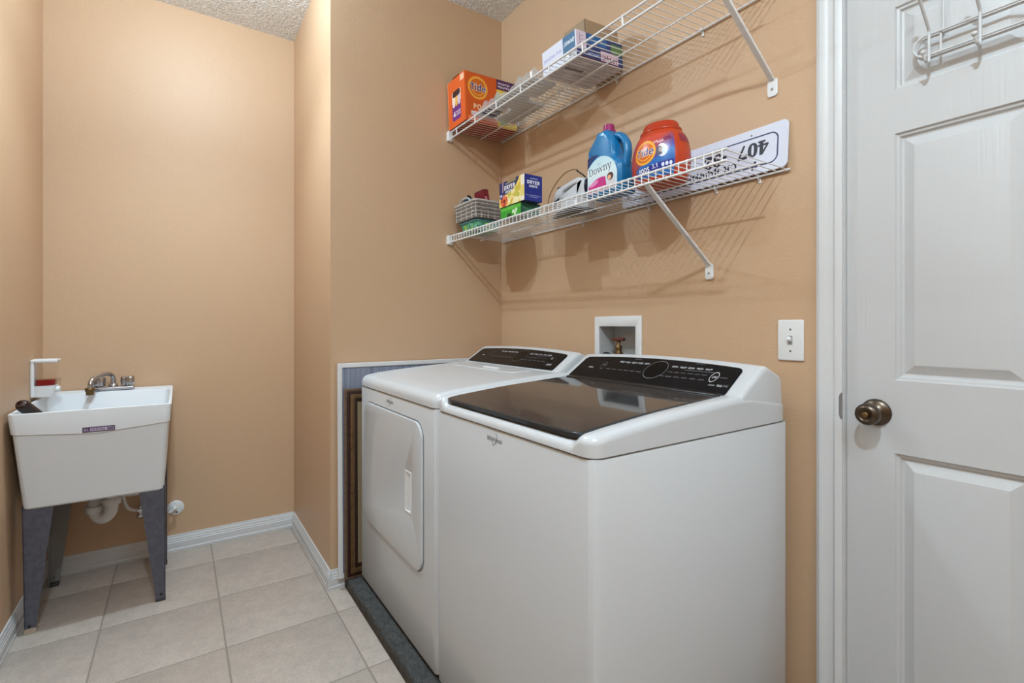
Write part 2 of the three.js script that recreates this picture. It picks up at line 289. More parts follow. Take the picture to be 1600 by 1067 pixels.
// ------------------------------------------------------------------ washer and dryer
const XW = 0.65, SEAM = 0.879;
const glyphs = (c, x, y, w, h, col) => { c.fillStyle = col; let q = x; while (q < x + w) { const k = h * (0.25 + 0.3 * rnd()); c.fillRect(q, y - h * (0.7 + 0.3 * rnd()), k * 0.45, h * (0.6 + 0.4 * rnd())); c.fillRect(q, y - h * (0.2 + 0.5 * rnd()), k, h * 0.22); q += k * 1.25; } };
function panelTex(kind) {
  return canvasTex(2048, 256, (c, w, h) => {
    c.fillStyle = '#121214'; c.fillRect(0, 0, w, h);
    const g = '#c9c9cc', d = '#77777c';
    const U = (f) => f * w, W = kind === 'washer';
    glyphs(c, U(0.095), 150, 70, 15, g); c.strokeStyle = d; c.lineWidth = 3;
    if (W) { c.beginPath(); c.arc(U(0.195), 118, 34, 0.4, 5.6); c.stroke(); glyphs(c, U(0.185), 118, 56, 18, d); } else { c.beginPath(); c.moveTo(U(0.17), 140); c.lineTo(U(0.2), 70); c.stroke(); }
    glyphs(c, U(0.37), 34, 90, 12, d); for (let i = 0; i < 5; i++) glyphs(c, U(0.285) + i * 88, 74, 64, 19, g);
    for (let i = 0; i < 6; i++) glyphs(c, U(0.235) + i * 88, 150, 60, 11, d);
    c.strokeStyle = W ? '#98989c' : '#66666a'; c.lineWidth = 6; c.beginPath(); c.ellipse(U(0.556), 112, 128, 78, 0, 0, 7); c.stroke(); c.fillStyle = '#0a0a0b'; c.fill();
    glyphs(c, U(0.75), 34, 100, 12, d); for (let i = 0; i < 5; i++) glyphs(c, U(0.635) + i * 96, 80, 70, 19, g); c.fillStyle = d; c.fillRect(U(0.72), 92, 330, 3);
    for (let i = 0; i < 6; i++) { glyphs(c, U(0.635) + i * 78, 124, 54, 10, d); glyphs(c, U(0.6) + i * 92, 164, 64, 12, d); }
    if (W) { c.strokeStyle = g; c.lineWidth = 5; c.beginPath(); c.arc(U(0.893), 128, 38, 0, 7); c.stroke(); glyphs(c, U(0.885), 138, 38, 22, g); glyphs(c, U(0.918), 132, 80, 10, d); glyphs(c, U(0.895), 196, 60, 12, g); glyphs(c, U(0.935), 198, 46, 20, g); glyphs(c, U(0.965), 196, 44, 20, d); }
    else { c.strokeStyle = '#3c3c40'; c.lineWidth = 4; c.beginPath(); c.arc(U(0.905), 150, 66, 0, 7); c.stroke(); glyphs(c, U(0.885), 120, 28, 24, g); glyphs(c, U(0.9), 200, 90, 26, g); }
  });
}
function badgeMat() {
  const t = canvasTex(256, 128, (c) => {
    c.clearRect(0, 0, 256, 128); c.fillStyle = '#000'; c.fillRect(0, 0, 256, 128); c.fillStyle = '#fff'; c.font = 'bold 56px sans-serif'; c.fillText('Whirlpool', 6, 86, 244);
    c.strokeStyle = '#fff'; c.lineWidth = 6; c.beginPath(); c.ellipse(132, 64, 26, 58, 0.5, -2.2, 3.0); c.stroke();
  });
  t.colorSpace = THREE.NoColorSpace;
  return std(rgb(0.33, 0.33, 0.34), 0.3, { metalness: 0.3, alphaMap: t, alphaTest: 0.5 });
}
const BADGE = badgeMat();
function consoleGeo(prof, z0, z1, arch, xa, xb, y0, y1) {
  const s = polygon(prof); let g = extrude(s, z1 - z0, 0.014, 4, 28); g.translate(0, 0, z0);
  const p = g.attributes.position, zc = (z0 + z1) / 2, hw = (z1 - z0) / 2;
  for (let i = 0; i < p.count; i++) { const y = p.getY(i), t = (p.getZ(i) - zc) / hw, k = arch * (1 - t * t) * Math.max(0, (y - y0) / (y1 - y0)); const L = Math.hypot(xb - xa, y1 - y0); p.setXYZ(i, p.getX(i) + k * (xb - xa) / L, y + k * (y1 - y0) / L, p.getZ(i)); }
  return toCreasedNormals(g, 0.55);
}
function machine(kind, name, label, z0, z1) {
  const zc = (z0 + z1) / 2, x1 = 1.366, o = thing(name, label, kind === 'washer' ? 'washing machine' : 'dryer', [(XW + x1) / 2, PY, zc]);
  const washer = kind === 'washer';
  for (const x of [XW + 0.06, x1 - 0.06]) for (const z of [z0 + 0.06, z1 - 0.06]) part('foot', lathe([[0, 0], [0.02, 0], [0.022, 0.004], [0.012, 0.01], [0.01, 0.03], [0, 0.03]], 16).translate(x, PY, z), M.dark, o);
  const cab = part('cabinet', toCreasedNormals(up(extrude(roundRect(XW, z0, x1, z1, 0.018), SEAM - 0.003 - PY - 0.016, 0.005, 2), PY + 0.016), 0.5), M.enamel, o);
  part('seam', up(extrude(roundRect(XW + 0.004, z0 + 0.004, x1 - 0.004, z1 - 0.004, 0.016), 0.008), SEAM - 0.006), std(rgb(0.25, 0.25, 0.25), 0.6), o);
  // top panel
  const lidZ0 = z0 + 0.04, lidZ1 = z1 - 0.052;
  const crown = washer ? [[0.64, 0.912], [0.66, 0.9185], [0.857, 0.938], [1.15, 0.957], [1.2, 0.953], [1.37, 0.925]] : [[0.64, 0.912], [0.68, 0.928], [0.857, 0.943], [1.15, 0.9625], [1.2, 0.958], [1.37, 0.93]];
  const Hs = (x) => { let s = 0; for (let k = -4; k <= 4; k++) s += pl(crown, x + k * 0.012) / 9; return s; };
  const top = washer ? (x, z) => Hs(x) + 0.003 - 0.019 * smooth(lidZ0 - 0.012, lidZ0 + 0.012, z) * (1 - smooth(lidZ1 - 0.012, lidZ1 + 0.012, z)) * (1 - smooth(1.14, 1.16, x)) : (x, z) => Hs(x);
  part('top_panel', pad(XW - 0.003, x1 - 0.004, z0, z1, top, () => SEAM, washer ? 0.018 : 0.026, 0.03, 60, 60), M.enamel, o);
  // console
  const zb0 = z0 + (washer ? 0.0 : 0.012), zb1 = z1 - (washer ? 0.0 : 0.03);
  const prof = washer ? [[1.112, 0.89], [1.112, 0.936], [1.14, 0.953], [1.245, 1.0225], [1.258, 1.0275], [1.272, 1.026], [1.325, 1.004], [1.338, 0.996], [1.343, 0.984], [1.349, 0.89]] : [[1.122, 0.89], [1.122, 0.945], [1.15, 0.962], [1.245, 1.0245], [1.258, 1.0295], [1.272, 1.028], [1.325, 1.006], [1.338, 0.998], [1.343, 0.984], [1.349, 0.89]];
  const A = washer ? [1.142, 0.9545] : [1.152, 0.9635], B = [1.243, washer ? 1.0212 : 1.0232];
  const arch = washer ? 0.016 : 0.016;
  const con = part('console', consoleGeo(prof, zb0 + 0.002, zb1 - 0.002, arch, A[0], B[0], A[1], B[1]), M.enamel, o);
  // control panel: a shape in (z, along the face)
  const L = Math.hypot(B[0] - A[0], B[1] - A[1]), pz0 = zb0 + 0.032, pz1 = zb1 - (washer ? 0.046 : 0.036), ps = new THREE.Shape();
  ps.moveTo(pz0 + 0.006, 0.002); ps.lineTo(pz1 - 0.006, 0.002); ps.quadraticCurveTo(pz1, 0.003, pz1, 0.012); ps.lineTo(pz1 - 0.002, L - 0.02);
  ps.quadraticCurveTo(pz1 - 0.004, L - 0.006, pz1 - 0.02, L - 0.004); ps.quadraticCurveTo((pz0 + pz1) / 2, L - 0.004 + 2 * arch * 0.92, pz0 + 0.02, L - 0.004); ps.quadraticCurveTo(pz0 + 0.004, L - 0.006, pz0 + 0.002, L - 0.02); ps.lineTo(pz0, 0.012); ps.quadraticCurveTo(pz0, 0.003, pz0 + 0.006, 0.002);
  const pg = extrude(ps, 0.004, 0.0012, 2, 1, 24); fitUV(pg, (v) => (v.x - pz0) / (pz1 - pz0), (v) => v.y / (L + arch));
  const ux = (B[0] - A[0]) / L, uy = (B[1] - A[1]) / L;        // along the face; outwards is (-uy, ux)
  const pm = new THREE.Matrix4().set(0, ux, -uy, A[0] + uy * 0.0015, 0, uy, ux, A[1] - ux * 0.0015, 1, 0, 0, 0, 0, 0, 0, 1); pg.applyMatrix4(pm); if (pm.determinant() < 0) flip(pg);
  pg.computeVertexNormals();
  part('control_panel', pg, phy(0xffffff, 0.25, { map: panelTex(kind), specularIntensity: 0.45, specularColor: rgb(0.75, 0.9, 1.0) }), con, 'black control panel with white markings');
  const bz = washer ? -1.0376 : -1.771, by = washer ? 0.851 : 0.851;
  const bg = new THREE.PlaneGeometry(0.074, 0.037).rotateY(-Math.PI / 2).translate(XW - 0.0006, by, bz);
  part('badge', bg, BADGE, cab, 'small grey lettered maker badge');
  if (washer) {
    const under = (x) => Hs(x) - 0.0105;
    const lid = part('lid', pad(0.658, 1.146, lidZ0, lidZ1, (x) => Hs(x) + 0.0015, (x) => under(x), 0.004, 0.02, 40, 20), M.blackGlass, o, 'dark tinted glass lid');
    part('hinge_strip', rbox(1.118, 1.15, 0.950, 0.9605, lidZ0 + 0.01, lidZ1 - 0.004, 0.004), M.blackGloss, lid);
  } else {
    const ds = roundRect(-2.052, 0.331, -1.467, 0.8175, 0.055); ds.holes.push(roundRect(-1.6045, 0.5, -1.5485, 0.641, 0.006, THREE.Path));
    part('door_gap', outX(extrude(roundRect(-2.0565, 0.3265, -1.4625, 0.822, 0.059), 0.0016), XW + 0.001), std(rgb(0.2, 0.2, 0.2), 0.7), o);
    const dd = part('door', toCreasedNormals(outX(extrude(ds, 0.009, 0.003, 3, 1, 16), XW + 0.001), 0.5), M.enamel, o);
    const hs = roundRect(-1.6045, 0.5, -1.5485, 0.641, 0.006); hs.holes.push(roundRect(-1.599, 0.5055, -1.554, 0.6355, 0.005, THREE.Path));
    part('handle', merge([toCreasedNormals(outX(extrude(hs, 0.0105, 0.0015, 2), XW + 0.001), 0.5), loft([[V(XW - 0.008, 0.502, -1.598), V(XW - 0.0005, 0.502, -1.556), V(XW - 0.0005, 0.639, -1.556), V(XW - 0.008, 0.639, -1.598)], [V(XW + 0.001, 0.502, -1.598), V(XW + 0.001, 0.502, -1.556), V(XW + 0.001, 0.639, -1.556), V(XW + 0.001, 0.639, -1.598)]].reverse())]), M.plasticWhite, dd, 'recessed white pull handle');
    for (const [a, b] of [[0.68, 0.754], [0.388, 0.475]]) part('hinge', rbox(XW - 0.004, XW + 0.002, a, b, -2.0615, -2.055, 0.001), std(rgb(0.42, 0.42, 0.40), 0.5), o);
    const ly = (x) => Hs(x) + 0.0025;
    part('lint_cover', pad(1.035, 1.142, -2.02, -1.53, ly, (x) => ly(x) - 0.004, 0.002, 0.02, 10, 10), M.enamel, o, 'raised lint screen cover');
    part('lint_pull', rbox(1.062, 1.078, 0.957, 0.9635, -1.79, -1.68, 0.003), M.plasticWhite, o);
  }
}
machine('washer', 'washing_machine', 'white top loading washing machine with a dark glass lid, nearest the door', -1.366, -0.684);
machine('dryer', 'clothes_dryer', 'white front loading clothes dryer with a closed door, between washer and leaning pictures', -2.124, -1.371);

// ------------------------------------------------------------------ pictures leaning in the gap beside the dryer
function lean(g, zTop, zBot, yTop, yBot) { const k = (zTop - zBot) / (yTop - yBot), p = g.attributes.position; for (let i = 0; i < p.count; i++) p.setZ(i, p.getZ(i) + zBot + (p.getY(i) - yBot) * k); return g; }
const ringShape = (x0, y0, x1, y1, w) => { const s = polygon([[x0, y0], [x1, y0], [x1, y1], [x0, y1]]); s.holes.push(polygonPath([[x0 + w, y0 + w], [x0 + w, y1 - w], [x1 - w, y1 - w], [x1 - w, y0 + w]])); return s; };
{
  const x0 = 0.565, x1 = 1.24, y0 = PY + 0.004, y1 = 0.969, L = (g) => lean(g, -2.182, -2.167, y1, y0);
  const o = thing('framed_picture', 'tall streaky blue picture in a narrow white frame leaning against the wall', 'picture', [0.9, y0, -2.16]);
  const w = 0.0185;
  // four white members, mitred
  const mem = (pts) => L(toCreasedNormals(extrude(polygon(pts), 0.016, 0.0015, 1), 0.4));
  part('frame_side', mem([[x0, y0], [x0 + w, y0 + w], [x0 + w, y1 - w], [x0, y1]]), M.plasticWhite, o); part('frame_side', mem([[x1, y0], [x1, y1], [x1 - w, y1 - w], [x1 - w, y0 + w]]), M.plasticWhite, o);
  part('frame_side', mem([[x0, y1], [x0 + w, y1 - w], [x1 - w, y1 - w], [x1, y1]]), M.plasticWhite, o); part('frame_side', mem([[x0, y0], [x1, y0], [x1 - w, y0 + w], [x0 + w, y0 + w]]), M.plasticWhite, o);
  const art = canvasTex(1024, 512, (c, W, Hh) => {
    c.fillStyle = '#8d93a6'; c.fillRect(0, 0, W, Hh);
    for (let i = 0; i < 900; i++) { const x = rnd() * W, t = x / W; const v = rnd(); c.fillStyle = v < 0.25 + 0.3 * t ? `rgba(64,80,108,${0.12 + 0.3 * rnd()})` : v < 0.8 ? `rgba(158,162,182,${0.3 * rnd()})` : `rgba(206,214,226,${0.35 * rnd()})`; c.fillRect(x, rnd() * Hh * 0.4 - 40, 1 + 6 * rnd(), Hh * (0.3 + rnd())); }
  });
  const pg = extrude(polygon([[x0 + w - 0.002, y0 + w - 0.002], [x1 - w + 0.002, y0 + w - 0.002], [x1 - w + 0.002, y1 - w + 0.002], [x0 + w - 0.002, y1 - w + 0.002]]), 0.006); fitUV(pg, (v) => (v.x - x0) / (x1 - x0), (v) => (v.y - y0) / (y1 - y0)); part('canvas', L(pg.translate(0, 0, 0.002)), std(0xffffff, 0.7, { map: art }), o);
}
{
  const x0 = 0.586, x1 = 1.12, y0 = PY + 0.001, y1 = 0.861, L = (g) => lean(g, -2.159, -2.148, y1, y0);
  const o = thing('picture_frame', 'dark brown and gilt picture frame standing in front of the white framed one', 'picture', [0.85, y0, -2.15]);
  const wood = (a, b, s) => canvasTex(256, 256, (c) => { c.fillStyle = a; c.fillRect(0, 0, 256, 256); for (let i = 0; i < 500; i++) { c.fillStyle = b; c.globalAlpha = rnd() * s; const q = rnd() < 0.5; c.fillRect(rnd() * 256, rnd() * 256, q ? 4 + 20 * rnd() : 3, q ? 3 : 4 + 20 * rnd()); } c.globalAlpha = 1; });
  const uvm = (g) => fitUV(g, (v) => v.x * 4, (v) => v.y * 4);
  const t1 = wood('#6b5443', '#3a2519', 0.5), t2 = wood('#2c1208', '#5a2c16', 0.3), t3 = wood('#6b4f31', '#2e190b', 0.6); for (const t of [t1, t2, t3]) t.wrapS = t.wrapT = THREE.RepeatWrapping;
  const band = (name, d, w, depth, mat, label) => part(name, L(uvm(toCreasedNormals(extrude(ringShape(x0 + d, y0 + d, x1 - d, y1 - d, w), depth, 0.002, 2), 0.4))), mat, o, label);
  band('outer_edge', 0, 0.012, 0.014, std(0xffffff, 0.55, { map: t1 }), 'scuffed tan outer edge');
  band('dark_molding', 0.011, 0.014, 0.017, std(0xffffff, 0.4, { map: t2 }), 'dark brown molding');
  band('gilt_molding', 0.024, 0.018, 0.021, std(0xffffff, 0.45, { map: t3, metalness: 0.25 }), 'mottled gilt molding');
  band('inner_molding', 0.041, 0.016, 0.012, std(0xffffff, 0.45, { map: t2 }), 'dark brown inner molding');
  const pg = extrude(polygon([[x0 + 0.055, y0 + 0.055], [x1 - 0.055, y0 + 0.055], [x1 - 0.055, y1 - 0.055], [x0 + 0.055, y1 - 0.055]]), 0.006); part('canvas', L(uvm(pg)), std(rgb(0.33, 0.25, 0.14), 0.8), o, 'plain tan painted canvas');
}

// ------------------------------------------------------------------ laundry sink
{
  const o = thing('laundry_sink', 'white plastic laundry tub on dark blue metal legs in the corner', 'sink', [-0.258, 0, -2.69]);
  const R = 0.02, sag = (x) => 0.753 - 0.021 * (1 - Math.abs((x + 0.258) / 0.235)), zf = -2.383;
  const deck = (x, z) => 0.8235 + 0.012 * smooth(-2.80, -2.95, z);
  const rings = [
    ringRect(-0.462, -0.054, -2.945, -2.452, R, 0.468), ringRect(-0.466, -0.049, -2.955, -2.446, R, 0.474),
    ringRect(-0.4835, -0.0325, -2.982, zf - 0.012, R, (x, z) => (z > zf - 0.03 ? sag(x) : 0.748) - 0.003), ringRect(-0.4875, -0.0285, -2.985, zf - 0.0055, R, (x, z) => (z > zf - 0.03 ? sag(x) : 0.748)),
    ringRect(-0.494, -0.0235, -2.988, zf - 0.0005, R, (x, z) => deck(x, z) - 0.004), ringRect(-0.4935, -0.0245, -2.9875, zf - 0.001, R, (x, z) => deck(x, z) - 0.001), ringRect(-0.4915, -0.0265, -2.986, zf - 0.0035, R, deck),
    ringRect(-0.484, -0.034, -2.895, zf - 0.011, R, deck), ringRect(-0.482, -0.036, -2.893, zf - 0.013, R, (x, z) => deck(x, z) - 0.003),
    ringRect(-0.458, -0.058, -2.86, -2.456, 0.03, 0.56), ringRect(-0.44, -0.075, -2.84, -2.475, 0.03, 0.51), ringRect(-0.36, -0.15, -2.76, -2.56, 0.03, 0.505),
  ];
  part('basin', loft(rings, true, true, 0.45), M.poly, o);
  // legs: bent sheet, a tapering front plate and a tapering side plate
  const legGeo = (xo, zo, sx, sz) => {                        // outer corner at the top; sx, sz point to the outside
    const yT = 0.482, th = 0.0035, wT = 0.086, wB = 0.030, dx = -sx * 0.0, dz = sz * -0.035;
    const quad = (a, b, c, d, n) => { const nn = n.clone().multiplyScalar(th); const r0 = [a, b, c, d], r1 = r0.map((p) => p.clone().add(nn)); return [r0, r1]; };
    const A = V(xo, yT, zo), B2 = V(xo - sx * wT, yT, zo), C = V(xo + dx - sx * wB, 0, zo + dz), D = V(xo + dx, 0, zo + dz), E2 = V(xo, yT, zo - sz * wT), F = V(xo + dx, 0, zo + dz - sz * wB);
    const skin = (r, n) => { const [q0, q1] = quad(...r, n); const g = loft([q0, q1], true, true, 0.3); return g; };
    return merge([skin([A, B2, C, D], V(0, 0, -sz)), skin([A, E2, F, D], V(-sx, 0, 0))]);
  };
  const both = (m) => { m.side = THREE.DoubleSide; return m; }; both(M.leg); both(M.legInner);
  for (const [x, z, sx, sz, m] of [[-0.046, -2.452, 1, 1, M.leg], [-0.468, -2.455, -1, 1, M.leg], [-0.046, -2.915, 1, -1, M.leg], [-0.466, -2.945, -1, -1, M.legInner]]) {
    const lg = part('leg', triUV(legGeo(x, z, sx, sz)), m, o);
    const fz = z - sz * 0.035;
    part('foot_tip', rbox(Math.min(x, x - sx * 0.032) - 0.001, Math.max(x, x - sx * 0.032) + 0.001, 0, sx < 0 && sz > 0 ? 0.024 : 0.012, fz - sz * 0.028 < fz ? fz - 0.03 : fz - 0.002, fz - sz * 0.028 < fz ? fz + 0.0015 : fz + 0.03, 0.002), sx < 0 && sz > 0 ? std(rgb(0.42, 0.33, 0.25), 0.8) : std(rgb(0.05, 0.045, 0.045), 0.7), lg);
    part('bolt', new THREE.SphereGeometry(0.005, 10, 8).translate(x - sx * 0.014, 0.03, fz + sz * 0.003 + 0.0), M.dark, lg);
  }
  // faucet on the back deck
  const FZ = -2.935, FY = 0.8355;
  const f = part('faucet', merge([rbox(-0.335, -0.172, FY - 0.001, FY + 0.016, FZ - 0.024, FZ + 0.026, 0.008, 3), lathe([[0, 0.03], [0.014, 0.03], [0.017, 0.02], [0.018, 0.012], [0.018, 0]], 20).translate(-0.252, FY, FZ)]), M.chrome, o, 'worn chrome two handle faucet');
  part('spout', tube([V(-0.252, FY + 0.015, FZ), V(-0.252, FY + 0.05, FZ + 0.001), V(-0.257, FY + 0.068, FZ + 0.008), V(-0.272, FY + 0.077, FZ + 0.03), V(-0.295, FY + 0.072, FZ + 0.062), V(-0.316, FY + 0.058, FZ + 0.092), V(-0.322, FY + 0.04, FZ + 0.102), V(-0.323, FY + 0.02, FZ + 0.103)], 0.0095, 48, 12), M.chrome, f);
  part('hose_adapter', lathe([[0, -0.004], [0.013, -0.004], [0.015, 0], [0.015, 0.012], [0.018, 0.014], [0.018, 0.026], [0.012, 0.028], [0, 0.028]], 10).translate(-0.323, FY - 0.004, FZ + 0.103), M.brass, f, 'tarnished brass hose adapter');
  const flute = new THREE.Shape(); for (let i = 0; i <= 96; i++) { const a = i / 96 * Math.PI * 2, r = 0.0235 + 0.0022 * Math.cos(a * 8); i ? flute.lineTo(r * Math.cos(a), r * Math.sin(a)) : flute.moveTo(r, 0); }
  for (const x of [-0.305, -0.2]) { const g = toCreasedNormals(up(extrude(flute, 0.042, 0.006, 3), FY + 0.018), 0.6).translate(x, 0, FZ); part('faucet_handle', merge([g, lathe([[0.013, 0], [0.013, 0.02]], 16).translate(x, FY, FZ)]), M.chrome, f); }
  // maker's sticker
  const st = canvasTex(512, 112, (c) => { c.fillStyle = '#43314f'; c.fillRect(0, 0, 512, 112); c.fillStyle = '#b7a9bf'; c.font = 'bold 76px sans-serif'; c.fillText('E', 18, 86); c.fillText('L', 62, 86); c.fillRect(118, 22, 270, 70); c.fillStyle = '#43314f'; c.font = 'bold 60px sans-serif'; c.fillText('MUSTEE', 126, 80, 250); c.strokeStyle = '#b7a9bf'; c.lineWidth = 8; c.strokeRect(408, 26, 80, 58); c.beginPath(); c.moveTo(420, 36); c.lineTo(478, 76); c.stroke(); });
  const sg = extrude(roundRect(-0.294, 0.7425, -0.2, 0.7615, 0.002), 0.0012); fitUV(sg, (v) => (v.x + 0.294) / 0.094, (v) => (v.y - 0.7425) / 0.019); part('sticker', sg.rotateX(-0.06).translate(0, -0.003, zf + 0.0405), std(0xffffff, 0.45, { map: st }), o, 'small purple sticker with pale lettering');
  // trap under the tub
  const tp = part('drain_trap', merge([lathe([[0, 0], [0.045, 0], [0.045, 0.012], [0.03, 0.02], [0.03, 0.04], [0, 0.04]], 24).translate(-0.237, 0.43, -2.70), tube([V(-0.237, 0.45, -2.70), V(-0.237, 0.37, -2.70), V(-0.243, 0.335, -2.705), V(-0.266, 0.313, -2.715), V(-0.29, 0.325, -2.73), V(-0.298, 0.355, -2.74), V(-0.299, 0.385, -2.76), V(-0.299, 0.392, -2.8), V(-0.299, 0.392, -2.9), V(-0.299, 0.392, -2.985)], 0.0235, 64, 16)]), M.pvc, o, 'white plastic trap under the tub');
  for (const [x, y, z] of [[-0.237, 0.385, -2.70], [-0.298, 0.352, -2.738]]) part('slip_nut', lathe([[0.024, -0.013], [0.032, -0.013], [0.033, 0.008], [0.027, 0.013], [0.024, 0.013]], 12).translate(x, y, z), M.pvc, tp);
  const rib = []; for (let i = 0; i <= 10; i++) { rib.push([0.016 + (i % 2) * 0.004, i * 0.011]); }
  part('ribbed_hose', lathe(rib, 18).rotateZ(-Math.PI / 2).translate(-0.235, 0.392, -2.77), M.pvc, tp, 'short ribbed white hose');
  const valve = part('supply_hose', tube([V(-0.225, 0.40, -2.93), V(-0.215, 0.33, -2.93), V(-0.2, 0.278, -2.93), V(-0.175, 0.257, -2.94), V(-0.155, 0.252, -2.95)], 0.007, 40, 10), M.pvc, o, 'thin white water supply hose');
  part('stop_valve', merge([rod(V(-0.152, 0.252, -2.985), V(-0.152, 0.252, -2.93), 0.009, 12), rod(V(-0.152, 0.225, -2.95), V(-0.152, 0.27, -2.95), 0.011, 12), rbox(-0.166, -0.138, 0.212, 0.232, -2.962, -2.938, 0.008, 3)]), M.chrome, valve);
}
{ // shutoff flange on the wall
  const o = thing('wall_valve', 'small round white water valve plate on the wall beside the tub', 'valve', [-0.013, 0.212, ZF]);
  part('flange', lathe([[0.0, 0.006], [0.014, 0.006], [0.03, 0.005], [0.036, 0.001], [0.036, 0]], 28).rotateX(Math.PI / 2).translate(-0.013, 0.217, ZF), M.plasticWhite, o);
  part('stem', merge([lathe([[0, 0.03], [0.008, 0.03], [0.009, 0]], 14).rotateX(Math.PI / 2).translate(-0.017, 0.22, ZF + 0.005), rod(V(-0.04, 0.205, ZF + 0.03), V(-0.013, 0.222, ZF + 0.03), 0.006, 10)]), M.pvc, o);
  part('screw', new THREE.SphereGeometry(0.004, 10, 8).translate(-0.008, 0.195, ZF + 0.005), M.dark, o);
}
{ // soap dispenser on the left wall
  const z = -2.80, o = thing('soap_dispenser', 'white wall soap dispenser with a clear cup of red liquid above the tub', 'soap dispenser', [XL, 0.835, z]);
  part('backplate', rbox(XL, XL + 0.012, 0.837, 0.99, z - 0.038, z + 0.038, 0.005, 3), M.plasticWhite, o);
  part('top_cover', rbox(XL, XL + 0.084, 0.979, 0.9935, z - 0.04, z + 0.04, 0.006, 3), M.plasticWhite, o);
  const base = part('pump_housing', loft([ringRect(XL + 0.005, XL + 0.068, z - 0.032, z + 0.032, 0.012, 0.838), ringRect(XL + 0.005, XL + 0.078, z - 0.036, z + 0.036, 0.012, 0.884)], true, true, 0.5), M.plasticWhite, o);
  part('push_button', lathe([[0, 0.016], [0.011, 0.016], [0.013, 0.012], [0.013, 0]], 20).rotateZ(-Math.PI / 2).translate(XL + 0.072, 0.866, z), M.plasticWhite, base);
  const glass = new THREE.MeshPhysicalMaterial({ color: rgb(0.97, 0.97, 0.97), roughness: 0.03, transmission: 1, thickness: 0, ior: 1.3, specularIntensity: 0.6 });
  part('clear_cup', loft([ringRect(XL + 0.014, XL + 0.074, z - 0.033, z + 0.033, 0.012, 0.885), ringRect(XL + 0.014, XL + 0.081, z - 0.036, z + 0.036, 0.012, 0.979)], false, false, 0.6), glass, o, 'clear plastic cup');
  part('liquid_soap', loft([ringRect(XL + 0.0155, XL + 0.0735, z - 0.032, z + 0.032, 0.011, 0.8855), ringRect(XL + 0.0155, XL + 0.075, z - 0.033, z + 0.033, 0.011, 0.909)], true, true, 0.6), phy(rgb(0.24, 0.004, 0.006), 0.15), o, 'dark red liquid soap');
}
{ // dark handle lying over the tub's front corner
  const a = V(-0.4575, 0.8525, -2.408), b = V(-0.376, 0.700, -2.60), d = b.clone().sub(a), q = new THREE.Quaternion().setFromUnitVectors(V(0, 1, 0), d.clone().normalize());
  const o = thing('brush_handle', 'dark brown rounded handle sticking out over the front corner of the tub', 'handle', [a.x, a.y, a.z]);
  const g = lathe([[0, -0.012], [0.010, -0.011], [0.017, -0.006], [0.0205, 0.003], [0.0205, d.length() * 0.7], [0.018, d.length() * 0.85], [0.016, d.length()], [0, d.length()]], 28); g.applyQuaternion(q).translate(a.x, a.y, a.z); part('grip', g, phy(rgb(0.022, 0.009, 0.007), 0.3), o);
  const e = lathe([[0.008, -0.0135], [0.013, -0.0125], [0.0135, -0.0105]], 20); e.applyQuaternion(q).translate(a.x, a.y, a.z); part('end_ring', e, phy(rgb(0.07, 0.03, 0.02), 0.4), o);
}

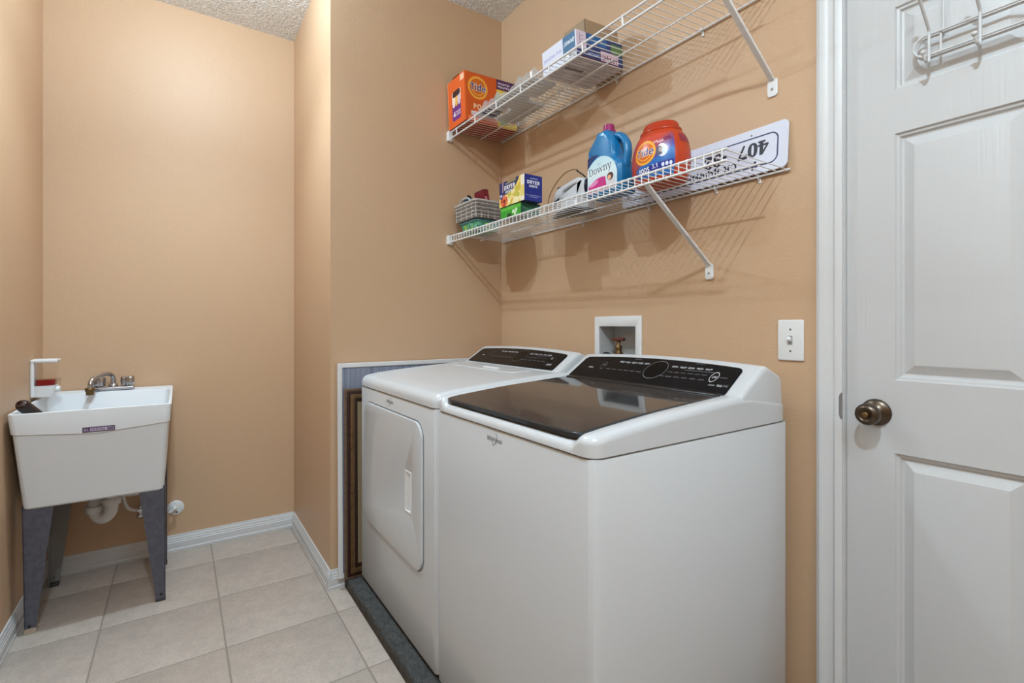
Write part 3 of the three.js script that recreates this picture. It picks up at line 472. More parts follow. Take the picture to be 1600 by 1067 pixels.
// ------------------------------------------------------------------ wire shelves
const XB = 1.408, XFR = 1.108, SZ0 = -2.172, SZ1 = -0.70;
function shelf(name, label, yb, yf0, yf1, lip, spacer, bz, footY, clips) {
  const o = thing(name, label, 'shelf', [XB, yb, (SZ0 + SZ1) / 2]);
  const yf = (z) => yf0 + (yf1 - yf0) * (z - SZ0) / (SZ1 - SZ0);
  const rail = (n, x, ya, yz, r) => part(n, rod(V(x, ya, SZ0), V(x, yz, SZ1), r, 10), M.wire, o);
  rail('back_rail', XB, yb, yb, 0.0032); rail('middle_rail', (XB + XFR) / 2 + 0.02, (yb + yf0) / 2 - 0.004, (yb + yf1) / 2 - 0.004, 0.0026);
  rail('front_rail', XFR, yf0, yf1, 0.0036); rail('lip_rail', XFR - 0.002, yf0 - lip, yf1 - lip, 0.0036);
  const D = XB - XFR, r = 0.0015, flat = new THREE.CylinderGeometry(r, r, D, 6).rotateZ(Math.PI / 2).translate(-D / 2, 0, 0);
  const bent = merge([flat.clone(), new THREE.CylinderGeometry(r * 1.1, r * 1.1, lip, 6).translate(-D - 0.0025, -lip / 2, 0)]);
  const wide = merge([flat.clone(), new THREE.CylinderGeometry(0.0032, 0.0032, lip, 6).translate(-D - 0.0025, -lip / 2, 0)]);
  let k = 0; for (let z = SZ0 + 0.012; z < SZ1; z += 0.0254, k++) {
    const m = new THREE.Mesh(spacer === 1 ? bent : k % spacer === 2 ? wide : flat, M.wire); m.name = numbered('wire'); m.castShadow = m.receiveShadow = true;
    m.position.set(0, 0.0032, z - (SZ0 + SZ1) / 2); m.rotation.z = Math.atan2(yb - yf(z), D); o.add(m);
  }
  // end cap on the short wall
  part('end_bracket', rbox(XFR - 0.016, XFR + 0.012, yf0 - lip - 0.012, yf0 + 0.003, ZD, ZD + 0.022, 0.003), M.plasticWhite, o);
  // strut: a flattened tube with a foot on the wall
  const a = V(XR - 0.008, footY + 0.028, bz), b = V(XFR + 0.002, yf(bz) - lip - 0.002, bz + 0.004), d = b.clone().sub(a), len = d.length();
  const st = extrude(roundRect(-0.008, 0, 0.008, len, 0.003), 0.008, 0.002, 2).translate(0, 0, -0.004); st.applyMatrix4(new THREE.Matrix4().makeBasis(V(0, 0, 1), d.clone().normalize(), V(0, 0, 1).cross(d.clone().normalize()))).translate(a.x, a.y, a.z);
  const br = part('support_strut', st, M.wire, o);
  part('strut_foot', outX(extrude(roundRect(bz - 0.0145, footY - 0.021, bz + 0.0145, footY + 0.03, 0.008), 0.006, 0.002, 2), XR + 0.0005), M.plasticWhite, br);
  part('screw', new THREE.SphereGeometry(0.0038, 10, 8).scale(0.6, 1, 1).translate(XR - 0.006, footY, bz), M.steelPlate, br);
  for (const z of clips) part('wall_clip', merge([tube([V(XR - 0.001, yb + 0.004, z), V(XB - 0.002, yb + 0.006, z), V(XB - 0.006, yb, z), V(XB - 0.003, yb - 0.006, z), V(XR - 0.002, yb - 0.01, z)], 0.0022, 20, 6), rbox(XR - 0.003, XR, yb - 0.018, yb + 0.008, z - 0.004, z + 0.004, 0.001)]), M.plasticWhite, o);
  return o;
}
const UY = 2.094, LY = 1.5695;
shelf('wire_shelf', 'upper white wire shelf nearest the ceiling, holding cartons', UY, 2.083, 2.060, 0.032, 7, -0.7514, 1.812, [-1.86, -1.36, -0.98, -0.74]);
shelf('wire_shelf', 'lower white wire shelf with a close barred front lip, holding laundry supplies', LY, 1.572, 1.566, 0.029, 1, -0.955, 1.302, [-1.9, -1.55, -1.2, -0.93, -0.79]);

// ------------------------------------------------------------------ things on the upper shelf
const txt = (c, s, x, y, px, col, o = {}) => { c.save(); c.translate(x, y); if (o.skew) c.transform(1, 0, o.skew, 1, 0, 0); if (o.rot) c.rotate(o.rot); c.font = `${o.style ?? 'bold'} ${px}px ${o.face ?? 'sans-serif'}`; if (o.center) c.textAlign = 'center'; if (o.stroke) { c.strokeStyle = o.stroke; c.lineWidth = o.lw ?? 6; c.lineJoin = 'round'; c.strokeText(s, 0, 0, o.max); } c.fillStyle = col; c.fillText(s, 0, 0, o.max); c.restore(); };
const disc = (c, x, y, r, col) => { c.fillStyle = col; c.beginPath(); c.arc(x, y, r, 0, 7); c.fill(); };
const paper = (t, r = 0.5) => std(0xffffff, r, { map: t });
const plain = (col, r = 0.6) => std(col, r);
const bull = (c, x, y, r) => { disc(c, x, y, r, '#f2a93b'); disc(c, x, y, r * 0.8, '#d4650f'); c.lineWidth = r * 0.1; c.strokeStyle = '#f2a93b'; c.beginPath(); c.arc(x, y, r * 0.62, 0.2, 2.9); c.stroke(); txt(c, 'Tide', x - r * 0.8, y + r * 0.26, r * 0.82, '#27317e', { skew: -0.08, stroke: '#f7e3c8', lw: r * 0.07, max: r * 1.62 }); };
// an upright carton: +x, -x, +y, -y, +z, -z materials
const carton = (x0, x1, y0, y1, z0, z1) => box(x0, x1, y0, y1, z0, z1);
{
  const x0 = 1.100, x1 = 1.39, z0 = -2.178, z1 = -2.008, y0 = 2.098, y1 = 2.325;
  const o = thing('detergent_box', 'tall orange detergent pod carton with opened top on the upper shelf', 'box', [1.245, y0, -2.09]);
  const end = canvasTex(1024, 816, (c, w, h) => {
    c.fillStyle = '#d4560f'; c.fillRect(0, 0, w, h); c.fillStyle = '#e0621a'; c.fillRect(0, 0, 26, h); bull(c, 250, 240, 190);
    txt(c, 'PODS', 150, 600, 120, '#f7d7b0'); c.fillStyle = '#e8d4d8'; c.fillRect(110, 640, 230, 74); c.fillStyle = '#f08a68'; c.fillRect(60, 730, 260, 60); glyphs(c, 130, 690, 190, 26, '#b9a0b0');
    c.fillStyle = '#e9c94a'; c.fillRect(620, 170, 404, 646); c.fillStyle = '#4b2058'; c.fillRect(620, 0, 404, 172); glyphs(c, 650, 80, 240, 44, '#f0e6f4'); glyphs(c, 650, 140, 300, 44, '#f0e6f4');
    for (let i = 0; i < 16; i++) disc(c, 640 + rnd() * 360, 300 + rnd() * 460, 50 + rnd() * 40, ['#b8d13c', '#f3efe6', '#e07f2a', '#7aa845'][i % 4]); disc(c, 560, 600, 70, '#efe3da'); disc(c, 610, 660, 60, '#d9c8c0');
  });
  const front = canvasTex(512, 816, (c, w, h) => {
    c.fillStyle = '#e2601b'; c.fillRect(0, 0, w, h); c.fillStyle = '#f08a55'; c.fillRect(0, 0, 20, h); c.fillStyle = '#f3c3a6'; c.fillRect(w - 130, 20, 110, 100);
    c.fillStyle = '#6b2a7c'; c.beginPath(); c.roundRect(130, 240, 260, 480, 50); c.fill(); c.fillStyle = '#f2d8c8'; c.beginPath(); c.roundRect(130, 220, 260, 210, 30); c.fill(); c.fillStyle = '#34170f'; c.beginPath(); c.roundRect(150, 215, 220, 110, 40); c.fill();
    for (let i = 0; i < 9; i++) disc(c, 180 + (i % 3) * 80, 350 + Math.floor(i / 3) * 50, 36, ['#f1e3d0', '#e9b04a', '#cfc2dd'][i % 3]); txt(c, '4', 160, 650, 120, '#fff'); glyphs(c, 240, 600, 130, 40, '#f4e8f4'); glyphs(c, 240, 650, 130, 40, '#f4e8f4');
  });
  part('carton', carton(x0, x1, y0, y1, z0, z1), [plain(rgb(0.5, 0.12, 0.02)), paper(front), plain(rgb(0.09, 0.035, 0.012)), plain(rgb(0.40, 0.06, 0.018)), paper(end), plain(rgb(0.5, 0.12, 0.02))], o);
  part('flap', merge([box(x0 + 0.02, x1 - 0.02, -0.0008, 0.0008, -0.035, 0)]).rotateX(0.5).translate(0, y1 + 0.0, z1 - 0.001), plain(rgb(0.2, 0.06, 0.015)), o);
  part('flap', box(-0.022, 0, -0.0008, 0.0008, z0 + 0.05, z1 - 0.055).rotateZ(-0.25).translate(x0 + 0.022, y1 + 0.001, 0), plain(rgb(0.35, 0.08, 0.02)), o);
}
{ // clear bag with folded packs, lying flat between the cartons
  const o = thing('plastic_bag', 'crumpled clear plastic bag with blue printed packs lying between two cartons', 'bag', [1.2, 2.09, -1.74]);
  const rough = (x, z) => 0.014 * Math.sin(x * 61 + z * 23) + 0.012 * Math.sin(z * 47 - x * 31) + 0.008 * Math.sin(z * 120 + x * 90);
  const film = new THREE.MeshPhysicalMaterial({ color: rgb(0.86, 0.87, 0.88), roughness: 0.18, transmission: 0.75, thickness: 0, ior: 1.5 });
  const foot = (x) => 2.0985 - 0.004 * smooth(1.15, 1.3, x);
  part('film', pad(1.125, 1.37, -1.985, -1.50, (x, z) => Math.max(2.106, 2.122 + 0.75 * rough(x, z)), (x) => 2.0985, 0.006, 0.04, 60, 100), film, o, 'clear crinkled film');
  const pk = canvasTex(256, 256, (c) => { c.fillStyle = '#dcdde2'; c.fillRect(0, 0, 256, 256); c.fillStyle = '#1d2a6b'; c.fillRect(0, 60, 256, 150); glyphs(c, 20, 140, 210, 40, '#fff'); });
  for (const [x0, x1, z0, z1, m] of [[1.135, 1.215, -1.96, -1.83, paper(pk)], [1.14, 1.24, -1.82, -1.69, plain(rgb(0.6, 0.6, 0.62))], [1.14, 1.26, -1.68, -1.54, plain(rgb(0.66, 0.66, 0.66))], [1.235, 1.34, -1.96, -1.72, plain(rgb(0.62, 0.6, 0.58))]]) part('pack', rbox(x0, x1, 2.0995, 2.109, z0, z1, 0.006, 2), m, o);
}
{
  const x0 = 1.155, x1 = 1.385, z0 = -1.492, z1 = -1.30, y0 = 2.0975, y1 = 2.188;
  const o = thing('printed_box', 'white and blue printed carton lying flat on the upper shelf', 'box', [1.27, y0, -1.396]);
  const front = canvasTex(1024, 512, (c, w, h) => { c.fillStyle = '#dcdff0'; c.fillRect(0, 0, w, h); txt(c, 'sensitive Free', 40, 250, 110, '#7a6fc0', { style: 'italic', max: 560 }); c.fillStyle = '#1f5c8a'; c.fillRect(640, 0, 350, 320); txt(c, '(Unisl)', 815, 190, 110, '#eef6fa', { style: 'italic bold', center: true, max: 300 }); c.fillStyle = '#b9bcc4'; c.fillRect(640, 320, 384, 192); disc(c, 760, 410, 60, '#eef0f4'); disc(c, 840, 400, 44, '#7d828c'); });
  const near = canvasTex(1024, 512, (c, w, h) => { c.fillStyle = '#233a72'; c.fillRect(0, 0, w, h); c.fillStyle = '#d8c8da'; c.fillRect(0, 0, 210, 360); for (let i = 0; i < 5; i++) { c.strokeStyle = '#5c5368'; c.lineWidth = 8; c.beginPath(); c.arc(110, 60 + i * 66, 40, 0.3, 4); c.stroke(); } c.fillStyle = '#2a62a0'; c.fillRect(240, 0, 420, 190); c.fillStyle = '#5a7f46'; c.fillRect(760, 60, 264, 200); c.fillStyle = '#dcb9cc'; c.fillRect(520, 270, 400, 200); glyphs(c, 560, 450, 330, 110, '#4a3350'); glyphs(c, 240, 420, 240, 60, '#a7b6dd'); c.fillStyle = '#4c1a2c'; c.fillRect(0, 478, w, 34); });
  const under = canvasTex(1024, 1024, (c, w, h) => { c.fillStyle = '#cfc9cc'; c.fillRect(0, 0, w, h); for (let i = 0; i < 16; i++) for (let k = 0; k < 3; k++) { c.fillStyle = rnd() < 0.4 ? '#7d767c' : '#a69fa4'; c.fillRect(40 + k * 330, 50 + i * 58, 120 + 170 * rnd(), 18); } c.fillStyle = '#6e666c'; c.fillRect(90, 380, 380, 120); });
  part('carton', carton(x0, x1, y0, y1, z0, z1), [plain(rgb(0.5, 0.5, 0.55)), paper(front), plain(rgb(0.6, 0.6, 0.62)), paper(under), paper(near), plain(rgb(0.5, 0.5, 0.55))], o);
  part('tuck_flap', box(x0 + 0.002, x0 + 0.02, y1, y1 + 0.0012, z0 + 0.006, z0 + 0.07), plain(rgb(0.35, 0.28, 0.25)), o);
}
{
  const x0 = 1.205, x1 = 1.372, z0 = -1.425, z1 = -1.312, y0 = 2.1895, y1 = 2.245, t = 0.003;
  const o = thing('cardboard_box', 'small open brown cardboard box on top of the white and blue carton', 'box', [1.29, y0, -1.37]);
  part('carton', merge([box(x0, x1, y0, y0 + t, z0, z1), box(x0, x0 + t, y0, y1, z0, z1), box(x1 - t, x1, y0, y1, z0, z1), box(x0, x1, y0, y1, z0, z0 + t), box(x0, x1, y0, y1, z1 - t, z1)]), M.card, o);
  const lines = canvasTex(256, 64, (c) => { c.fillStyle = '#a58d70'; c.fillRect(0, 0, 256, 64); c.fillStyle = '#8f785e'; for (let i = 0; i < 64; i++) c.fillRect(i * 4, 0, 1, 64); });
  part('corrugated_side', box(x0 + 0.001, x1 - 0.001, y0 + 0.001, y1 - 0.001, z1, z1 + 0.0008), paper(lines, 0.9), o);
}

for (const o of scene.children) if (['detergent_box', 'plastic_bag', 'printed_box', 'cardboard_box'].includes(o.name)) {   // the shelf sags a little to the front: what stands on it leans with it
  const f = 2.083 - 0.023 * (o.position.z - (o.name === 'plastic_bag' ? 0.34 : 0.11) - SZ0) / (SZ1 - SZ0), th = Math.atan2(UY - f, XB - XFR); o.rotation.z = th;
  o.position.y += UY + 0.0052 - (XB - o.position.x) * Math.tan(th) - 2.098 + (o.name === 'plastic_bag' ? 0.004 : 0);
}

// ------------------------------------------------------------------ things on the lower shelf
const DK = LY + 0.008;                                         // top of the deck wires
{ // tub with lid
  const x0 = 1.128, x1 = 1.262, z0 = -2.115, z1 = -1.955, y0 = DK, o = thing('plastic_tub', 'teal green plastic tub under the woven basket', 'container', [1.195, y0, -2.035]);
  const t = canvasTex(256, 128, (c) => { c.fillStyle = '#3f8f74'; c.fillRect(0, 0, 256, 128); for (let i = 0; i < 40; i++) disc(c, rnd() * 256, rnd() * 128, 8 + 14 * rnd(), ['#5aa36a', '#9bbf5a', '#2f7f78', '#6fb59a'][i % 4]); });
  t.wrapS = t.wrapT = THREE.RepeatWrapping;
  part('tub', fitUV(loft([ringRect(x0 + 0.008, x1 - 0.008, z0 + 0.008, z1 - 0.008, 0.015, y0), ringRect(x0, x1, z0, z1, 0.018, y0 + 0.038)], true, true, 0.6), (v) => (v.x + v.z) * 6, (v) => v.y * 24), phy(0xffffff, 0.35, { map: t }), o);
  part('lid', loft([ringRect(x0 - 0.004, x1 + 0.004, z0 - 0.004, z1 + 0.004, 0.02, y0 + 0.038), ringRect(x0 - 0.004, x1 + 0.004, z0 - 0.004, z1 + 0.004, 0.02, y0 + 0.045), ringRect(x0, x1, z0, z1, 0.02, y0 + 0.048)], true, true, 0.5), phy(rgb(0.05, 0.2, 0.22), 0.35), o, 'dark teal lid');
}
{ // woven basket
  const x0 = 1.115, x1 = 1.262, z0 = -2.135, z1 = -1.938, y0 = DK + 0.0495, hgt = 0.078, o = thing('woven_basket', 'grey woven basket of odds and ends stacked on the teal tub', 'basket', [1.19, y0, -2.035]);
  const rattan = [std(rgb(0.22, 0.19, 0.17), 0.8), std(rgb(0.46, 0.42, 0.39), 0.8)], rows = 9;
  const ring = ringRect(x0, x1, z0, z1, 0.012, 0, 4, 14), n = ring.length;
  for (let r = 0; r < rows; r++) {
    const k = r / (rows - 1), pts = ring.map((p, i) => { const q = ring[(i + 1) % n], u = ring[(i + n - 1) % n], t = q.clone().sub(u).normalize(), nn = V(-t.z, 0, t.x), w = ((i + r) % 2 ? 1 : -1) * 0.0022, e = (k - 0.5) * 0.008; return V(p.x - nn.x * (w) + (p.x - (x0 + x1) / 2) * e / 0.07, y0 + 0.005 + k * (hgt - 0.01), p.z - nn.z * (w) + (p.z - (z0 + z1) / 2) * e / 0.1); });
    part('woven_row', tube(pts, 0.0042, 160, 6, true), rattan[r % 2], o);
  }
  for (let i = 2; i < n; i += 4) { const p = ring[i]; part('stake', rod(V(p.x, y0 + 0.001, p.z), V(p.x + (p.x - (x0 + x1) / 2) * 0.06, y0 + hgt, p.z), 0.0028, 6), rattan[1], o); }
  part('rim', tube(ring.map((p) => V(p.x + (p.x - (x0 + x1) / 2) * 0.06, y0 + hgt, p.z + (p.z - (z0 + z1) / 2) * 0.04)), 0.006, 160, 8, true), rattan[1], o);
  part('basket_bottom', box(x0 + 0.004, x1 - 0.004, y0, y0 + 0.004, z0 + 0.004, z1 - 0.004), rattan[0], o);
  part('handle', tube([V(x0 - 0.003, y0 + hgt, -2.09), V(x0 - 0.004, y0 + hgt + 0.016, -2.07), V(x0 - 0.004, y0 + hgt + 0.022, -2.035), V(x0 - 0.004, y0 + hgt + 0.016, -2.0), V(x0 - 0.003, y0 + hgt, -1.98)], 0.005, 30, 8), std(rgb(0.34, 0.38, 0.42), 0.8), o);
  // in the basket
  const by = y0 + 0.006;
  const rb = thing('red_box', 'dark red narrow box standing tilted in the woven basket', 'box', [1.215, by, -1.99]);
  const rt = canvasTex(128, 256, (c) => { c.fillStyle = '#7a1626'; c.fillRect(0, 0, 128, 256); c.fillStyle = '#b9808a'; c.fillRect(10, 60, 60, 70); c.fillStyle = '#3a2a60'; c.fillRect(10, 140, 80, 60); });
  part('carton', new THREE.BoxGeometry(0.026, 0.125, 0.085).rotateZ(0.2).translate(1.19, by + 0.068, -2.0), paper(rt), rb); part('flap', new THREE.BoxGeometry(0.024, 0.0015, 0.08).rotateZ(0.2).translate(1.177, by + 0.132, -2.0), plain(rgb(0.16, 0.02, 0.03)), rb);
  const cl = thing('blue_cloth', 'folded blue grey cloth bundled in the woven basket', 'cloth', [1.15, by, -2.03]);
  part('bundle', pad(1.128, 1.165, -2.1, -1.96, (x, z) => by + 0.088 + 0.008 * Math.sin(z * 90) + 0.006 * Math.sin(x * 140 + z * 40), () => by, 0.012, 0.015, 20, 30), std(rgb(0.08, 0.13, 0.19), 0.95), cl);
  const dk = thing('dark_cord', 'dark coiled cord heaped in the woven basket behind the cloth', 'cord', [1.155, by + 0.09, -2.08]);
  const pts = []; for (let i = 0; i < 40; i++) pts.push(V(1.148 + 0.014 * Math.sin(i * 1.9), by + 0.102 + 0.006 * Math.sin(i * 0.7) + i * 0.0002, -2.075 + 0.03 * Math.cos(i * 1.3))); part('coil', tube(pts, 0.0035, 200, 6), M.dark, dk);
}
{
  const o = thing('dryer_sheet_box', 'bright green carton with dark sides underneath the dryer sheet box', 'box', [1.17, DK, -1.66]);
  const f = canvasTex(512, 160, (c) => { c.fillStyle = '#2f9a26'; c.fillRect(0, 0, 512, 160); c.fillStyle = '#58b83a'; c.fillRect(0, 0, 512, 60); for (let i = 0; i < 12; i++) disc(c, 300 + 120 * rnd(), 80 + 60 * rnd(), 10 + 14 * rnd(), '#cfe6c4'); c.fillStyle = '#123a14'; c.fillRect(170, 110, 110, 50); });
  const e = canvasTex(256, 128, (c) => { c.fillStyle = '#1d4a34'; c.fillRect(0, 0, 256, 128); for (let i = 0; i < 30; i++) { c.strokeStyle = '#3d7a58'; c.lineWidth = 5; c.beginPath(); c.moveTo(rnd() * 256, rnd() * 128); c.lineTo(rnd() * 256, rnd() * 128); c.stroke(); } });
  part('carton', carton(1.12, 1.218, DK, DK + 0.046, -1.738, -1.592), [paper(e), paper(f), plain(rgb(0.05, 0.2, 0.05)), plain(rgb(0.4, 0.42, 0.4)), paper(e), paper(e)], o);
  part('tab', box(1.1195, 1.12, DK + 0.036, DK + 0.046, -1.69, -1.64), plain(rgb(0.16, 0.5, 0.1)), o);
}
{
  const y0 = DK + 0.047, y1 = y0 + 0.102, o = thing('dryer_sheet_box', 'blue dryer sheet carton with orange flower picture on top of the green carton', 'box', [1.16, y0, -1.65]);
  const f = canvasTex(768, 460, (c, w, h) => {
    c.fillStyle = '#e8cf6a'; c.fillRect(0, 0, w, h); for (let i = 0; i < 40; i++) disc(c, 200 + rnd() * 520, 180 + rnd() * 260, 40 + 30 * rnd(), ['#efd98a', '#dcae3e', '#f3e7b4', '#c7bd4a'][i % 4]);
    for (let i = 0; i < 26; i++) { const a = i * 0.7; disc(c, 150 + Math.cos(a) * 70, 360 + Math.sin(a) * 60, 46, ['#d6532a', '#e8794a', '#c0402a'][i % 3]); } disc(c, 160, 360, 36, '#7c2a1c');
    c.fillStyle = '#23245f'; c.beginPath(); c.moveTo(0, 0); c.lineTo(620, 0); c.quadraticCurveTo(500, 240, 130, 250); c.lineTo(0, 200); c.fill(); c.fillStyle = '#f0e9d4'; c.fillRect(660, 0, 108, 460); c.fillStyle = '#e6d27a'; c.fillRect(650, 180, 118, 200);
    glyphs(c, 200, 60, 160, 26, '#e6e6ee'); txt(c, 'DRYER', 150, 160, 110, '#fff', { max: 380 }); txt(c, 'SHEETS', 190, 224, 62, '#fff', { max: 280 }); disc(c, 62, 250, 58, '#2b2f78'); txt(c, '80', 26, 270, 60, '#fff'); c.fillStyle = '#c9b0c2'; c.fillRect(100, 0, 22, 190); });
  const e = canvasTex(512, 620, (c, w, h) => { c.fillStyle = '#1f2c86'; c.fillRect(0, 0, w, h); glyphs(c, 160, 96, 210, 32, '#dfe3f4'); txt(c, 'DRYER', 256, 220, 120, '#fff', { center: true, max: 400 }); txt(c, 'SHEETS', 256, 296, 72, '#fff', { center: true, max: 290 }); glyphs(c, 40, 500, 430, 26, '#b9c0e2'); glyphs(c, 130, 540, 260, 24, '#b9c0e2'); });
  part('carton', carton(1.115, 1.202, y0, y1, -1.741, -1.561), [paper(e), paper(f), plain(rgb(0.5, 0.4, 0.2)), plain(rgb(0.02, 0.03, 0.12)), paper(e), paper(e)], o);
  part('tab', box(1.1145, 1.115, y1 - 0.012, y1, -1.68, -1.62), plain(rgb(0.3, 0.22, 0.1)), o);
}
{ // steam iron, nose towards the corner
  const z0 = -1.612, z1 = -1.398, xc = 1.30, y = DK, o = thing('steam_iron', 'pale grey steam iron lying flat with nose towards the dryer sheet cartons', 'iron', [xc, y, (z0 + z1) / 2]);
  const plan = (w, s, yy) => { const r = []; for (let i = 0; i < 48; i++) { const t = i / 48 * 2, side = t < 1 ? 1 : -1, q = t < 1 ? t : 2 - t, wz = z0 + s + (z1 - z0 - 2 * s) * q; const hw = w * Math.pow(Math.sin(Math.min(1, q * 1.25) * Math.PI / 2), 0.8) * (q > 0.94 ? Math.sqrt(Math.max(0, 1 - ((q - 0.94) / 0.06) ** 2)) : 1); r.push(V(xc + side * hw, yy, wz)); } return r.reverse(); };
  part('soleplate', loft([plan(0.056, 0, y), plan(0.058, -0.001, y + 0.008)], true, true, 0.6), std(rgb(0.08, 0.08, 0.085), 0.35, { metalness: 0.7 }), o, 'dark grey metal soleplate');
  part('body', loft([plan(0.054, 0.002, y + 0.008), plan(0.052, 0.004, y + 0.03), plan(0.042, 0.012, y + 0.056), plan(0.026, 0.03, y + 0.07)], true, true, 0.9), phy(rgb(0.66, 0.68, 0.71), 0.3), o);
  const P = (f, h) => [z0 + (z1 - z0) * f, y + h], s = new THREE.Shape();
  s.moveTo(...P(0.06, 0.055)); s.quadraticCurveTo(...P(0.10, 0.10), ...P(0.24, 0.116)); s.quadraticCurveTo(...P(0.5, 0.128), ...P(0.80, 0.134)); s.lineTo(...P(0.98, 0.122)); s.quadraticCurveTo(...P(1.0, 0.09), ...P(0.99, 0.05)); s.lineTo(...P(0.06, 0.05));
  const hole = new THREE.Path(); hole.moveTo(...P(0.36, 0.072)); hole.lineTo(...P(0.74, 0.072)); hole.lineTo(...P(0.76, 0.108)); hole.quadraticCurveTo(...P(0.5, 0.102), ...P(0.40, 0.095)); hole.closePath(); s.holes.push(hole);
  part('handle', toCreasedNormals(onX(extrude(s, 0.042, 0.012, 4, 1, 16), xc - 0.021), 0.8), phy(rgb(0.66, 0.68, 0.71), 0.3), o);
  part('heel_cap', new THREE.SphereGeometry(1, 24, 16).scale(0.017, 0.03, 0.008).translate(xc - 0.004, y + 0.09, z1 - 0.001), phy(rgb(0.012, 0.016, 0.04), 0.15), o, 'dark blue oval heel cap');
  part('steam_button', rbox(xc - 0.009, xc + 0.009, y + 0.114, y + 0.124, z0 + 0.035, z0 + 0.06, 0.004), M.dark, o);
  part('power_cord', tube([V(1.33, y + 0.179, -1.495), V(1.35, y + 0.198, -1.53), V(1.366, y + 0.210, -1.58), V(1.37, y + 0.205, -1.63), V(1.372, y + 0.172, -1.692), V(1.372, y + 0.124, -1.733), V(1.372, y + 0.05, -1.745), V(1.36, y + 0.006, -1.72)], 0.003, 80, 8), std(rgb(0.36, 0.24, 0.13), 0.7), o, 'thin tan power cord');
  part('cord_guard', tube([V(xc, y + 0.122, z1 - 0.012), V(xc + 0.01, y + 0.142, -1.435), V(1.33, y + 0.179, -1.495), V(1.334, y + 0.185, -1.50)], 0.0028, 24, 8), M.dark, o);
}
{ // softener bottle
  const zl = -1.297, xf = 1.198, dep = 0.086, y = DK, o = thing('softener_bottle', 'large blue fabric softener bottle with a magenta cap on the lower shelf', 'bottle', [xf + dep / 2, y, -1.22]);
  const P = (a, b) => [zl + a, y + b], s = new THREE.Shape();
  s.moveTo(...P(0.010, 0)); s.lineTo(...P(0.146, 0)); s.quadraticCurveTo(...P(0.156, 0.0), ...P(0.156, 0.012)); s.lineTo(...P(0.156, 0.09)); s.quadraticCurveTo(...P(0.154, 0.108), ...P(0.138, 0.114)); s.quadraticCurveTo(...P(0.128, 0.120), ...P(0.123, 0.158)); s.quadraticCurveTo(...P(0.116, 0.198), ...P(0.094, 0.216)); s.lineTo(...P(0.090, 0.224)); s.lineTo(...P(0.044, 0.224)); s.lineTo(...P(0.040, 0.212)); s.quadraticCurveTo(...P(0.018, 0.19), ...P(0.002, 0.172)); s.quadraticCurveTo(...P(-0.002, 0.165), ...P(0.0, 0.15)); s.lineTo(...P(0.0, 0.012)); s.quadraticCurveTo(...P(0.0, 0), ...P(0.010, 0));
  part('bottle_body', toCreasedNormals(onX(extrude(s, dep, 0.016, 6, 1, 14), xf), 0.9), phy(rgb(0.008, 0.18, 0.43), 0.28), o);
  const cx = xf + dep / 2, cz = zl + 0.067, hp = (q, w) => V(cx, P(0, w)[1], P(q, 0)[0]);
  part('handle', tube([hp(0.088, 0.196), hp(0.106, 0.203), hp(0.130, 0.193), hp(0.149, 0.168), hp(0.154, 0.138), hp(0.150, 0.110), hp(0.146, 0.09)], 0.0125, 48, 14).translate(-cx, 0, 0).scale(1.35, 1, 1).translate(cx, 0, 0), phy(rgb(0.008, 0.18, 0.43), 0.28), o);
  const cap = part('cap', lathe([[0, 0.03], [0.017, 0.03], [0.019, 0.028], [0.0195, 0.012], [0.0225, 0.010], [0.0225, 0], [0, 0]], 28).translate(cx, y + 0.2225, cz), phy(rgb(0.32, 0.012, 0.13), 0.3), o, 'magenta screw cap');
  for (let i = 0; i < 20; i++) { const a = i / 20 * Math.PI * 2; part('cap_ridge', rbox(-0.001, 0.001, 0.001, 0.0095, -0.0008, 0.0008, 0.0005, 1).translate(cx + 0.0225 * Math.cos(a), y + 0.2225, cz + 0.0225 * Math.sin(a)), cap.material, cap); }
  const t = canvasTex(768, 900, (c, w, hh) => {
    const g = c.createLinearGradient(0, 0, 0, hh); g.addColorStop(0, '#bfe3f2'); g.addColorStop(0.45, '#dff1f7'); g.addColorStop(1, '#c9dbe8'); c.fillStyle = g; c.fillRect(0, 0, w, hh); c.strokeStyle = '#5d93b0'; c.lineWidth = 5; c.beginPath(); c.arc(310, 190, 40, 0, 7); c.stroke(); c.beginPath(); c.arc(310, 190, 18, 0, 5); c.stroke();
    txt(c, 'Downy', 40, 440, 260, '#1d2340', { style: 'normal', face: 'serif', rot: -0.1, max: 600 });
    c.fillStyle = '#c92f86'; c.beginPath(); c.moveTo(30, 700); c.quadraticCurveTo(300, 470, 480, 560); c.lineTo(520, 900); c.lineTo(30, 900); c.fill(); c.fillStyle = '#e58fc0'; c.beginPath(); c.ellipse(170, 660, 130, 50, -0.4, 0, 7); c.fill(); c.fillStyle = '#f2c6dc'; c.fillRect(30, 780, 480, 120);
    c.fillStyle = '#4e2b22'; c.beginPath(); c.ellipse(600, 590, 80, 100, 0, 0, 7); c.fill(); c.fillStyle = '#e5b193'; c.beginPath(); c.ellipse(580, 610, 46, 62, 0, 0, 7); c.fill(); c.fillStyle = '#d9d4dc'; c.fillRect(520, 690, 200, 210);
  });
  const ls = new THREE.Shape(); ls.moveTo(...P(0.006, 0.016)); ls.lineTo(...P(0.146, 0.016)); ls.lineTo(...P(0.146, 0.07)); ls.quadraticCurveTo(...P(0.132, 0.128), ...P(0.07, 0.136)); ls.quadraticCurveTo(...P(0.03, 0.132), ...P(0.006, 0.100)); ls.closePath();
  const lg = extrude(ls, 0.0012, 0, 1, 1, 14); fitUV(lg, (v) => (v.x - zl - 0.006) / 0.14, (v) => (v.y - y - 0.016) / 0.12); part('label', onX(lg, xf - 0.001), paper(t, 0.35), o, 'pale blue and pink printed label');
